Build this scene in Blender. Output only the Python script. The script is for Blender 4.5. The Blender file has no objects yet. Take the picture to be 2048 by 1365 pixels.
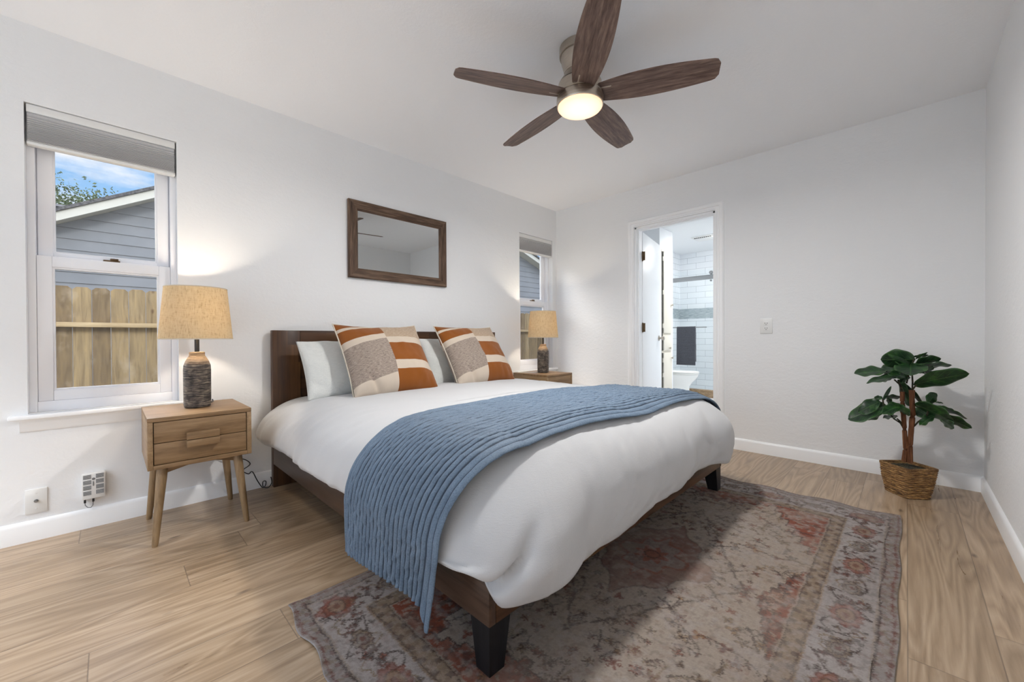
import bpy, bmesh, math, random
import numpy as np
from mathutils import Vector, Matrix
PI = math.pi
random.seed(7)
C = bpy.context.scene
COL = C.collection

# ------------------------------------------------------------------ camera
F_PX, YAW, PITCH, ROLL = 796.12, 0.780857, -0.0079926, -0.004586
CAM = Vector((-3.71842, -2.94100, 0.95079))
fwd = Vector((math.cos(YAW) * math.cos(PITCH), math.sin(YAW) * math.cos(PITCH), math.sin(PITCH)))
r0 = Vector((math.sin(YAW), -math.cos(YAW), 0)); u0 = r0.cross(fwd)
rgt = r0 * math.cos(ROLL) + u0 * math.sin(ROLL)
upv = -r0 * math.sin(ROLL) + u0 * math.cos(ROLL)
cd = bpy.data.cameras.new('camera'); cam = bpy.data.objects.new('camera', cd); COL.objects.link(cam)
cd.sensor_width = 36; cd.lens = F_PX / 2048 * 36; cd.clip_start = 0.02; cd.clip_end = 200
M3 = Matrix((rgt, upv, -fwd)).transposed()
cam.matrix_world = Matrix.Translation(CAM) @ M3.to_4x4()
C.camera = cam

# ------------------------------------------------------------------ exposure
C.view_settings.view_transform = 'Standard'; C.view_settings.look = 'None'
C.view_settings.gamma = 1; C.view_settings.use_curve_mapping = False
C.view_settings.exposure = 0.14
C.cycles.use_denoising = True
C.cycles.max_bounces = 12; C.cycles.diffuse_bounces = 8; C.cycles.transparent_max_bounces = 16
C.cycles.sample_clamp_indirect = 6
C.cycles.caustics_reflective = False; C.cycles.caustics_refractive = False

# ------------------------------------------------------------------ node helpers
def lin(c):
    return tuple(((v / 255) / 12.92 if v / 255 <= 0.04045 else ((v / 255 + 0.055) / 1.055) ** 2.4) for v in c) + (1,)
class NT:
    def __init__(s, tree): s.t = tree; s.n = tree.nodes; s.l = tree.links
    def node(s, typ, **kw):
        n = s.n.new(typ)
        for k, v in kw.items(): setattr(n, k, v)
        return n
    def put(s, sock, v):
        if hasattr(v, 'links'): s.l.new(v, sock)
        elif v is not None: sock.default_value = v
    def math(s, op, a, b=None, c=None, clamp=False):
        n = s.node('ShaderNodeMath', operation=op, use_clamp=clamp)
        for i, v in enumerate((a, b, c)):
            if v is not None: s.put(n.inputs[i], v)
        return n.outputs[0]
    def vmath(s, op, a, b=None):
        n = s.node('ShaderNodeVectorMath', operation=op); s.put(n.inputs[0], a)
        if b is not None: s.put(n.inputs[1], b)
        return n.outputs['Value'] if op in ('DOT_PRODUCT', 'LENGTH') else n.outputs[0]
    def sep(s, v):
        n = s.node('ShaderNodeSeparateXYZ'); s.put(n.inputs[0], v); return n.outputs
    def comb(s, x=0, y=0, z=0):
        n = s.node('ShaderNodeCombineXYZ')
        for i, v in enumerate((x, y, z)): s.put(n.inputs[i], v)
        return n.outputs[0]
    def noise(s, vec, scale=5, detail=4, rough=.55, dist=0, out=0):
        n = s.node('ShaderNodeTexNoise'); s.put(n.inputs['Vector'], vec)
        n.inputs['Scale'].default_value = scale; n.inputs['Detail'].default_value = detail
        n.inputs['Roughness'].default_value = rough; n.inputs['Distortion'].default_value = dist
        return n.outputs[out]
    def voro(s, vec, scale=5, feature='F1', out='Distance', rnd=1):
        n = s.node('ShaderNodeTexVoronoi', feature=feature); s.put(n.inputs['Vector'], vec)
        n.inputs['Scale'].default_value = scale; n.inputs['Randomness'].default_value = rnd
        return n.outputs[out]
    def white(s, vec, out='Value'):
        n = s.node('ShaderNodeTexWhiteNoise'); s.put(n.inputs['Vector'], vec); return n.outputs[out]
    def ramp(s, fac, stops, interp='LINEAR'):
        n = s.node('ShaderNodeValToRGB'); cr = n.color_ramp; cr.interpolation = interp
        while len(cr.elements) < len(stops): cr.elements.new(0.5)
        for e, (p, c) in zip(cr.elements, stops):
            e.position = p; e.color = c if len(c) == 4 else tuple(c) + (1,)
        s.put(n.inputs[0], fac); return n.outputs[0]
    def mix(s, fac, a, b, blend='MIX'):
        n = s.node('ShaderNodeMix', data_type='RGBA', blend_type=blend)
        s.put(n.inputs[0], fac); s.put(n.inputs[6], a); s.put(n.inputs[7], b); return n.outputs[2]
    def mapr(s, v, a, b, c=0, d=1):
        n = s.node('ShaderNodeMapRange'); s.put(n.inputs[0], v)
        for i, k in enumerate((a, b, c, d)): n.inputs[i + 1].default_value = k
        return n.outputs[0]
    def bump(s, h, strength=.3, dist=.01):
        n = s.node('ShaderNodeBump'); s.put(n.inputs['Height'], h)
        n.inputs['Strength'].default_value = strength; n.inputs['Distance'].default_value = dist
        return n.outputs[0]
    def coord(s, kind='Object'): return s.node('ShaderNodeTexCoord').outputs[kind]
    def scale(s, v, sc): return s.vmath('MULTIPLY', v, sc)

# ------------------------------------------------------------------ world: blue sky, broken cloud, added bright patches out of view
w = bpy.data.worlds.new('world'); C.world = w; w.use_nodes = True
t = NT(w.node_tree); t.n.clear()
d = t.coord('Generated'); sx = t.sep(d)
grad = t.ramp(sx[2], [(0.0, lin((205, 226, 246))), (.25, lin((150, 198, 245))), (.6, lin((110, 165, 235)))])
cl = t.noise(t.scale(d, (3.0, 3.0, 9.0)), 1.6, 7, .55)
cm = t.ramp(cl, [(.56, (0, 0, 0)), (.72, (1, 1, 1))])
cmv = t.math('MULTIPLY', cm, t.mapr(sx[2], .02, .1))
sky = t.mix(cmv, grad, (0.95, .97, 1.0, 1))
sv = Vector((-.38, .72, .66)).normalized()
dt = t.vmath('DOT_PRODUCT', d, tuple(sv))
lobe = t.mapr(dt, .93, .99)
lobe = t.math('MULTIPLY', t.math('MULTIPLY', lobe, lobe), 22.0)  # added bright sky patch above the view, sends light in through the window
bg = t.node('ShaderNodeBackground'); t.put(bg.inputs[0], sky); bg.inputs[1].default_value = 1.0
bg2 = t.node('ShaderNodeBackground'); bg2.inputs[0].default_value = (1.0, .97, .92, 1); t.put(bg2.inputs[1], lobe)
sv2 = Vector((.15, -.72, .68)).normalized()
lobe2 = t.math('MULTIPLY', t.mapr(t.vmath('DOT_PRODUCT', d, tuple(sv2)), .60, .98), 1.9)   # added unseen sky glow that brightens the fence and neighbour's wall
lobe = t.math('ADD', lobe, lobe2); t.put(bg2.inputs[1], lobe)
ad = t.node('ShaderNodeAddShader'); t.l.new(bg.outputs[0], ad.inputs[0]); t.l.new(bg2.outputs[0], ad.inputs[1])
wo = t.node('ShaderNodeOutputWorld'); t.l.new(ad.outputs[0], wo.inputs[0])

# ------------------------------------------------------------------ added fill lamps for the left floor, the ceiling and the bathroom
def area(name, loc, direction, sx_, sy_, power, color=(1, 1, 1), spread=PI):
    l = bpy.data.lights.new(name, 'AREA'); l.shape = 'RECTANGLE'; l.size = sx_; l.size_y = sy_
    l.energy = power; l.color = color; l.spread = spread
    o = bpy.data.objects.new(name, l); COL.objects.link(o); o.location = loc
    o.rotation_euler = Vector(direction).to_track_quat('-Z', 'Y').to_euler()
    return o
area('left_floor_fill', (-6.9, -1.5, 4.0), (1, 0, -1.1), 3.2, 1.2, 520, (.93, .97, 1.0))  # added unseen lamp aimed steeply down to brighten the left floor
area('ceiling_fill', (-6.0, -1.7, .75), (1, 0, .30), 2.5, 1.8, 14.5, (.93, .97, 1.0))  # added unseen lamp aimed upward to brighten the ceiling
area('bathroom_fill_light', (2.35, -1.5, 2.415), (.1, .1, -1), .7, .7, 52, (1.0, .99, .97))  # added unseen lamp that brightens the bathroom

# ------------------------------------------------------------------ materials
def M(name, col=(200, 200, 200), rough=.5, metal=0, spec=None, sheen=0, f=None):
    m = bpy.data.materials.new(name); m.use_nodes = True
    t = NT(m.node_tree); b = t.n['Principled BSDF']
    b.inputs['Base Color'].default_value = lin(col); b.inputs['Roughness'].default_value = rough
    b.inputs['Metallic'].default_value = metal
    if spec is not None: b.inputs['Specular IOR Level'].default_value = spec
    if sheen: b.inputs['Sheen Weight'].default_value = sheen
    if f: f(t, b)
    return m
def setc(t, b, c): t.put(b.inputs['Base Color'], c)
def setn(t, b, n): t.put(b.inputs['Normal'], n)

def f_plaster(sc, st):
    def f(t, b):
        o = t.coord()
        n = t.noise(o, sc, 4, .6, .6)
        n2 = t.noise(t.scale(o, (1, 1, 2.2)), sc * .22, 3, .5, 1.2)
        setn(t, b, t.bump(t.math('ADD', n, t.math('MULTIPLY', n2, 1.2)), st, .004))
    return f
m_wall = M('wall_paint', (235, 236, 237), .75, spec=.25, f=f_plaster(55, .35))
m_ceil = M('ceiling_paint', (243, 244, 246), .85, spec=.2, f=f_plaster(70, .2))
m_trim = M('white_trim_paint', (246, 247, 248), .38, f=f_plaster(15, .03))
m_vinyl = M('white_vinyl', (240, 241, 245), .35, f=f_plaster(20, .02))
m_white = M('white_plastic', (228, 228, 226), .35, f=f_plaster(20, .02))
m_dark = M('dark_plastic', (28, 28, 30), .5, f=f_plaster(40, .05))
m_grey = M('grey_plastic', (120, 122, 124), .5, f=f_plaster(40, .05))

def f_floor(t, b):
    o = t.coord(); s = t.sep(o); W, L = .196, 1.52
    ry = t.math('DIVIDE', t.math('ADD', s[1], .006), W); row = t.math('FLOOR', ry); fy = t.math('FRACT', ry)
    off = t.math('MULTIPLY', t.white(t.comb(row, 3.7, 0)), L)
    rx = t.math('DIVIDE', t.math('ADD', s[0], off), L); cx = t.math('FLOOR', rx); fx = t.math('FRACT', rx)
    rnd = t.white(t.comb(row, cx, 1.3)); rnd2 = t.white(t.comb(row, cx, 8.1))
    shift = t.math('MULTIPLY', rnd, 37.0)
    p = t.comb(t.math('ADD', s[0], shift), t.math('ADD', s[1], t.math('MULTIPLY', rnd2, 9.0)), 0)
    g1 = t.noise(t.scale(p, (1.1, 16, 1)), 2.2, 6, .62, .8)
    g2 = t.noise(t.scale(p, (2.0, 90, 1)), 2.0, 3, .6)
    big = t.noise(t.scale(p, (.8, 3.5, 1)), 1.2, 3, .5, .4)
    # cathedral figure: rings of a stretched noise
    rings = t.math('FRACT', t.math('MULTIPLY', t.noise(t.scale(p, (.55, 5.5, 1)), 1.4, 2, .4, .3), 13.0))
    rings = t.math('ABSOLUTE', t.math('SUBTRACT', rings, .5))
    v = t.math('ADD', t.math('MULTIPLY', g1, .50), t.math('ADD', t.math('MULTIPLY', g2, .16), t.math('MULTIPLY', rings, .34)))
    v = t.math('ADD', v, t.math('MULTIPLY', big, .18))
    colr = t.ramp(v, [(.3, lin((126, 104, 80))), (.5, lin((162, 139, 113))), (.68, lin((184, 163, 138)))])
    tint = t.ramp(rnd2, [(0, (.86, .84, .82)), (.5, (.97, .96, .95)), (1, (1.06, 1.05, 1.05))])
    colr = t.mix(1.0, colr, tint, 'MULTIPLY')
    # dark streaks and knots
    st = t.noise(t.scale(p, (1.6, 22, 1)), 1.3, 4, .6, .5)
    stm = t.math('MULTIPLY', t.mapr(st, .55, .70), t.mapr(big, .45, .65))
    colr = t.mix(t.math('MULTIPLY', stm, .5), colr, lin((112, 88, 66)))
    kv = t.voro(t.scale(t.vmath('ADD', p, t.scale(t.noise(p, 9, 2, .5, 0, 1), (.05, .02, 0))), (1.1, 3.1, 1)), 1.55)
    kn = t.mapr(kv, .06, .015)
    colr = t.mix(t.math('MULTIPLY', kn, .75), colr, lin((70, 56, 44)))
    # seams
    ey = t.math('MULTIPLY', t.math('MINIMUM', fy, t.math('SUBTRACT', 1.0, fy)), W)
    ex = t.math('MULTIPLY', t.math('MINIMUM', fx, t.math('SUBTRACT', 1.0, fx)), L)
    e = t.math('MINIMUM', ey, ex); seam = t.mapr(e, .0022, .0009)
    colr = t.mix(t.math('MULTIPLY', seam, .6), colr, lin((92, 76, 62)))
    setc(t, b, colr)
    t.put(b.inputs['Roughness'], t.mapr(g1, .3, .7, .27, .40))
    h = t.math('SUBTRACT', t.math('MULTIPLY', g2, .25), seam)
    setn(t, b, t.bump(h, .18, .002))
m_floor = M('oak_plank_floor', f=f_floor, spec=.75)

def wood(name, c1, c2, c3, axis=0, sc=1.0, rough=.42, spec=.4, bump=.08):
    def f(t, b):
        st = [14, 14, 14]; st[axis] = 1.2
        p = t.scale(t.coord(), tuple(v * sc for v in st))
        g = t.noise(p, 2.4, 5, .6, .5)
        p2 = t.scale(t.coord(), tuple(v * sc * 5 for v in st))
        g2 = t.noise(p2, 2.0, 3, .6)
        v = t.math('ADD', t.math('MULTIPLY', g, .75), t.math('MULTIPLY', g2, .3))
        setc(t, b, t.ramp(v, [(.36, lin(c1)), (.52, lin(c2)), (.68, lin(c3))]))
        setn(t, b, t.bump(v, bump, .004))
    return M(name, rough=rough, spec=spec, f=f)
def staves(name, ax, c1, c2, c3, bw=.42, rh=.062, rough=.35):
    """Solid timber glued up from staves: ax = (along, across) axis numbers."""
    def f(t, b):
        o = t.coord(); s = t.sep(o); a, c = s[ax[0]], s[ax[1]]
        row = t.math('FLOOR', t.math('DIVIDE', c, rh))
        al = t.math('ADD', t.math('DIVIDE', a, bw), t.math('MULTIPLY', t.white(t.comb(row, 5, 0)), 3.0))
        r = t.white(t.comb(row, t.math('FLOOR', al), 2))
        st = [22, 22, 22]; st[ax[0]] = 1.6
        p = t.vmath('ADD', t.scale(o, tuple(st)), t.comb(t.math('MULTIPLY', r, 31), t.math('MULTIPLY', r, 17), r))
        g = t.noise(p, 1.6, 5, .6, .6)
        base = t.ramp(r, [(0, lin(c1)), (.45, lin(c2)), (.8, lin(c2)), (1, lin(c3))])
        gr = t.ramp(g, [(.3, (.62, .58, .56)), (.5, (.95, .95, .95)), (.7, (1.25, 1.22, 1.2))])
        setc(t, b, t.mix(1.0, base, gr, 'MULTIPLY'))
        setn(t, b, t.bump(g, .05, .003))
    return M(name, rough=rough, spec=.4, f=f)
ac = ((56, 37, 25), (78, 53, 35), (106, 76, 48))
m_stave_z = staves('acacia_upright', (2, 0), *ac)
m_stave_x = staves('acacia_crosswise', (0, 2), *ac)
m_stave_y = staves('acacia_lengthwise', (1, 2), (60, 46, 39), (74, 57, 47), (88, 68, 55), .55, .075, .3)
m_leg = wood('black_stained_wood', (12, 12, 14), (20, 20, 23), (30, 30, 34), 2, 1, .4)
m_oak_x = wood('light_oak', (116, 90, 62), (136, 108, 77), (152, 124, 92), 0, 1.3, .42)
m_oak_y = wood('light_oak_side', (128, 102, 74), (148, 121, 90), (164, 137, 104), 1, 1.3, .38)
m_oak_z = wood('light_oak_leg', (120, 97, 70), (140, 115, 84), (156, 131, 98), 2, 1.6, .42)
m_frame_x = wood('rustic_wood_frame', (54, 38, 28), (88, 68, 54), (122, 100, 82), 0, 1.1, .6, .3, .25)
m_frame_z = wood('rustic_wood_frame_upright', (54, 38, 28), (88, 68, 54), (122, 100, 82), 2, 1.1, .6, .3, .25)
m_blade = wood('weathered_fan_blade', (72, 54, 47), (104, 83, 74), (134, 112, 101), 0, 2.0, .45, .4, .05)

def f_linen(sc, st, c1=None, c2=None):
    def f(t, b):
        o = t.coord()
        a = t.noise(t.scale(o, (1, 1, 9)), sc, 2, .6); c = t.noise(t.scale(o, (9, 9, 1)), sc, 2, .6)
        n = t.math('ADD', a, c); big = t.noise(o, 9, 4, .55, .4)
        if c1: setc(t, b, t.mix(t.mapr(n, .75, 1.25), lin(c1), lin(c2)))
        setn(t, b, t.bump(t.math('ADD', t.math('MULTIPLY', n, .4), t.math('MULTIPLY', big, 1.2)), st, .006))
    return f
m_duvet = M('white_linen_duvet', (195, 196, 198), .9, spec=.15, sheen=.25, f=f_linen(60, .25))
m_pillow = M('pale_grey_linen', (210, 213, 210), .9, spec=.15, sheen=.25, f=f_linen(50, .55, (204, 207, 205), (218, 220, 217)))
def f_throw(t, b):
    o = t.coord(); n = t.noise(o, 240, 3, .6); big = t.noise(o, 14, 4, .6)
    v = t.math('ADD', t.math('MULTIPLY', n, .6), t.math('MULTIPLY', big, .4))
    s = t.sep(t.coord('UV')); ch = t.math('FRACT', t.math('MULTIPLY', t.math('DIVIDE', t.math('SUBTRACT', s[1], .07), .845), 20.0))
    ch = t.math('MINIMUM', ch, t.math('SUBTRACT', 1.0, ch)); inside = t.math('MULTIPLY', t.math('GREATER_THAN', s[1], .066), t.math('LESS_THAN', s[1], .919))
    th = t.math('MULTIPLY', t.mapr(ch, .17, .06), inside)          # groove shade painted into the colour along each channel seam
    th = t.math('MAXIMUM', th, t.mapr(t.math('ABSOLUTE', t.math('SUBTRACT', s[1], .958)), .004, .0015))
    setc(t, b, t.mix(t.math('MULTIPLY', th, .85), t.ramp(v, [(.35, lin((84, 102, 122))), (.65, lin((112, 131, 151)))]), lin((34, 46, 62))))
    setn(t, b, t.bump(t.noise(o, 60, 4, .6), .25, .006))
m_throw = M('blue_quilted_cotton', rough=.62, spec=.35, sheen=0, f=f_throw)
m_mattress = M('mattress_ticking', (200, 198, 192), .9, f=f_linen(40, .2))

def f_accent(t, b):
    uv = t.coord('UV'); s = t.sep(uv); u, v0 = s[0], s[1]
    rust, cream = lin((138, 80, 28)), lin((198, 184, 168))
    left = t.math('LESS_THAN', u, .46)
    n = t.noise(uv, 8, 3, .5)
    vl = t.math('SUBTRACT', v0, t.math('MULTIPLY', t.math('SUBTRACT', .46, u), .22))
    vl = t.math('ADD', vl, t.math('MULTIPLY', t.math('SUBTRACT', n, .5), .015))
    vr = t.math('ADD', v0, t.math('MULTIPLY', t.math('SUBTRACT', n, .5), .015))
    T, K, R = (1, 0, 0, 1), (0, 1, 0, 1), (0, 0, 1, 1)   # tweed / cream / rust keys
    kl = t.ramp(vl, [(0, R), (.0001, K), (.045, R), (.20, K), (.29, T), (.80, K)], 'CONSTANT')
    # the rust corner at top left lies above v=0 of the slanted bands
    kl = t.mix(t.math('LESS_THAN', vl, -.055), kl, R)
    kr = t.ramp(vr, [(0, T), (.27, K), (.38, R), (.65, K), (.765, R)], 'CONSTANT')
    k = t.sep(t.mix(left, kr, kl))
    tw = t.noise(t.scale(uv, (5, 26, 1)), 6, 4, .7); fine = t.noise(uv, 260, 2, .6)
    tw = t.math('ADD', t.math('MULTIPLY', tw, .6), t.math('MULTIPLY', fine, .4))
    twl = t.ramp(tw, [(.38, lin((92, 80, 74))), (.5, lin((150, 136, 126))), (.62, lin((182, 168, 154)))])
    twr = t.ramp(tw, [(.36, lin((122, 100, 80))), (.5, lin((172, 150, 128))), (.62, lin((196, 178, 156)))])
    twc = t.mix(left, twr, twl)
    rc = t.mix(t.math('MULTIPLY', fine, .5), rust, lin((116, 64, 22)))
    c = t.mix(k[1], twc, cream); c = t.mix(k[2], c, rc)
    setc(t, b, c)
    weave = t.noise(t.scale(uv, (1, 3, 1)), 160, 2, .6)
    setn(t, b, t.bump(t.math('ADD', weave, t.noise(uv, 7, 3, .5)), .35, .005))
m_accent = M('woven_patchwork', rough=.95, spec=.1, sheen=.2, f=f_accent)
m_piping = M('cream_piping', (205, 196, 180), .9, f=f_linen(80, .3))

def f_lampbody(t, b):
    o = t.coord(); s = t.sep(o)
    n = t.noise(t.scale(o, (14, 14, 150)), 1.3, 5, .65, .3)
    n2 = t.noise(o, 26, 4, .6, .5)
    hi = t.mapr(s[2], .225, .26)
    v = t.math('ADD', t.math('MULTIPLY', n, .75), t.math('MULTIPLY', n2, .3))
    c = t.ramp(v, [(.46, lin((40, 36, 34))), (.54, lin((92, 84, 78))), (.64, lin((150, 138, 122)))])
    c2 = t.ramp(v, [(.36, lin((88, 68, 50))), (.5, lin((190, 160, 124)))])
    setc(t, b, t.mix(hi, c, c2)); setn(t, b, t.bump(v, .8, .006))
m_lampbody = M('ribbed_dark_ceramic', rough=.55, f=f_lampbody)

def shade_mat():
    m = bpy.data.materials.new('oatmeal_linen_shade'); m.use_nodes = True; t = NT(m.node_tree); t.n.clear()
    o = t.coord()
    a = t.noise(t.scale(o, (1, 1, .06)), 320, 2, .6); c = t.noise(t.scale(o, (.1, .1, 1)), 320, 2, .6)
    slub = t.noise(t.scale(o, (1, 1, .25)), 140, 3, .7)
    v = t.math('ADD', t.math('MULTIPLY', t.math('ADD', a, c), .3), t.math('MULTIPLY', slub, .45))
    colr = t.ramp(v, [(.36, lin((192, 168, 128))), (.50, lin((226, 208, 172))), (.7, lin((238, 224, 194)))])
    di = t.node('ShaderNodeBsdfDiffuse'); tr = t.node('ShaderNodeBsdfTranslucent')
    t.put(di.inputs[0], colr); t.put(tr.inputs[0], colr)
    mx = t.node('ShaderNodeMixShader'); mx.inputs[0].default_value = .42
    t.l.new(di.outputs[0], mx.inputs[1]); t.l.new(tr.outputs[0], mx.inputs[2])
    out = t.node('ShaderNodeOutputMaterial'); t.l.new(mx.outputs[0], out.inputs[0])
    return m
m_shade = shade_mat()
def emit(name, col, st):
    m = bpy.data.materials.new(name); m.use_nodes = True; t = NT(m.node_tree); t.n.clear()
    e = t.node('ShaderNodeEmission'); e.inputs[0].default_value = lin(col); e.inputs[1].default_value = st
    out = t.node('ShaderNodeOutputMaterial'); t.l.new(e.outputs[0], out.inputs[0]); return m
m_bulb = emit('warm_bulb', (255, 205, 130), 6)
def f_lens(t, b):
    s = t.sep(t.coord()); r = t.math('SQRT', t.math('ADD', t.math('MULTIPLY', s[0], s[0]), t.math('MULTIPLY', s[1], s[1])))
    t.put(b.inputs['Emission Color'], t.ramp(t.mapr(r, 0, .115), [(0, lin((255, 240, 222))), (.7, lin((255, 232, 205))), (1, lin((255, 205, 160)))]))
    t.put(b.inputs['Emission Strength'], t.mapr(r, .02, .115, 1.0, .86))
m_lens = M('frosted_light_lens', (240, 225, 205), .4, f=f_lens)

def f_brushed(t, b):
    s = t.sep(t.coord()); n = t.noise(t.comb(t.math('MULTIPLY', s[2], 900), 0, t.math('MULTIPLY', s[0], 4)), 1, 2)
    t.put(b.inputs['Roughness'], t.mapr(n, .3, .7, .24, .36))
m_nickel = M('brushed_nickel', (186, 176, 163), .3, 1, f=f_brushed)
m_chrome = M('satin_steel', (150, 152, 154), .28, 1, f=f_brushed)
m_brass = M('aged_bronze', (112, 92, 70), .35, 1, f=f_brushed)
m_mirror = M('mirror_silver', (225, 228, 228), .0, 1, f=lambda t, b: t.put(b.inputs['Roughness'], .008))
m_gap_shade = M('painted_gap_shade', (30, 28, 27), .8, f=f_plaster(30, .05))  # near-black colour painting in the shade of gaps and recesses

def glass_mat(name, tint=(1, 1, 1, 1), dirt=0):
    m = bpy.data.materials.new(name); m.use_nodes = True; t = NT(m.node_tree); t.n.clear()
    tr = t.node('ShaderNodeBsdfTransparent'); tr.inputs[0].default_value = tint
    gl = t.node('ShaderNodeBsdfGlossy'); gl.inputs['Roughness'].default_value = .02
    fr = t.node('ShaderNodeFresnel'); fr.inputs[0].default_value = 1.45
    mx = t.node('ShaderNodeMixShader'); geo = t.node('ShaderNodeNewGeometry'); t.put(mx.inputs[0], t.math('MULTIPLY', fr.outputs[0], t.math('SUBTRACT', 1.0, geo.outputs['Backfacing']))); t.l.new(tr.outputs[0], mx.inputs[1]); t.l.new(gl.outputs[0], mx.inputs[2])
    last = mx.outputs[0]
    if dirt:
        df = t.node('ShaderNodeBsdfDiffuse'); df.inputs[0].default_value = lin((170, 172, 175))
        m2 = t.node('ShaderNodeMixShader'); n = t.noise(t.coord(), 14, 5, .7)
        t.put(m2.inputs[0], t.mapr(n, .4, .75, dirt * .3, dirt)); t.l.new(last, m2.inputs[1]); t.l.new(df.outputs[0], m2.inputs[2]); last = m2.outputs[0]
    out = t.node('ShaderNodeOutputMaterial'); t.l.new(last, out.inputs[0]); return m
m_glass = glass_mat('window_glass', (1, 1, 1, 1), .05)
m_showerglass = glass_mat('shower_glass', (.975, .988, .99, 1))

def f_shadefab(t, b):
    s = t.sep(t.coord()); setn(t, b, t.bump(t.noise(t.coord(), 90, 3), .1, .002))
m_blind = M('grey_cellular_fabric', (186, 186, 187), .85, spec=.15, f=f_shadefab)

def f_basket(t, b):
    o = t.coord(); n = t.noise(t.scale(o, (9, 9, 95)), 2.6, 4, .7, .3); n2 = t.noise(t.scale(o, (1, 1, 3)), 60, 3, .65)
    v = t.math('ADD', t.math('MULTIPLY', n, .7), t.math('MULTIPLY', n2, .3))
    setc(t, b, t.ramp(v, [(.36, lin((48, 30, 16))), (.48, lin((116, 82, 46))), (.62, lin((186, 146, 92)))]))
    setn(t, b, t.bump(n2, .7, .006))
m_basket = M('seagrass_rope', rough=.7, f=f_basket)
def f_leaf(t, b):
    uv = t.coord('UV'); s = t.sep(uv); v = t.math('ABSOLUTE', t.math('SUBTRACT', s[1], .5))
    mid = t.mapr(v, .03, .008)
    vein = t.math('ABSOLUTE', t.math('SUBTRACT', t.math('FRACT', t.math('SUBTRACT', t.math('MULTIPLY', s[0], 6.0), t.math('MULTIPLY', v, 3.0))), .5))
    vm = t.math('MAXIMUM', mid, t.math('MULTIPLY', t.mapr(vein, .06, .015), .45))
    n = t.noise(t.coord(), 22, 3, .6)
    base = t.ramp(n, [(.35, lin((16, 40, 22))), (.55, lin((28, 62, 30))), (.7, lin((52, 92, 40)))])
    edge = t.mapr(v, .36, .5); base = t.mix(t.math('MULTIPLY', edge, .5), base, lin((66, 104, 50)))
    setc(t, b, t.mix(t.math('MULTIPLY', vm, .55), base, lin((84, 120, 66))))
    setn(t, b, t.bump(t.math('SUBTRACT', 1.0, vm), .35, .004))
m_leaf = M('glossy_green_leaf', rough=.38, f=f_leaf)
m_trunk = wood('brown_bark_trunk', (58, 34, 22), (100, 64, 42), (136, 92, 64), 2, 1.6, .7, .2, .4)
m_moss = M('dark_moss', (38, 36, 26), .95, f=lambda t, b: (setc(t, b, t.ramp(t.noise(t.coord(), 70, 4, .7), [(.38, lin((18, 17, 12))), (.6, lin((78, 74, 54)))])), setn(t, b, t.bump(t.noise(t.coord(), 90, 4, .7), 1, .01))))

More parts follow.
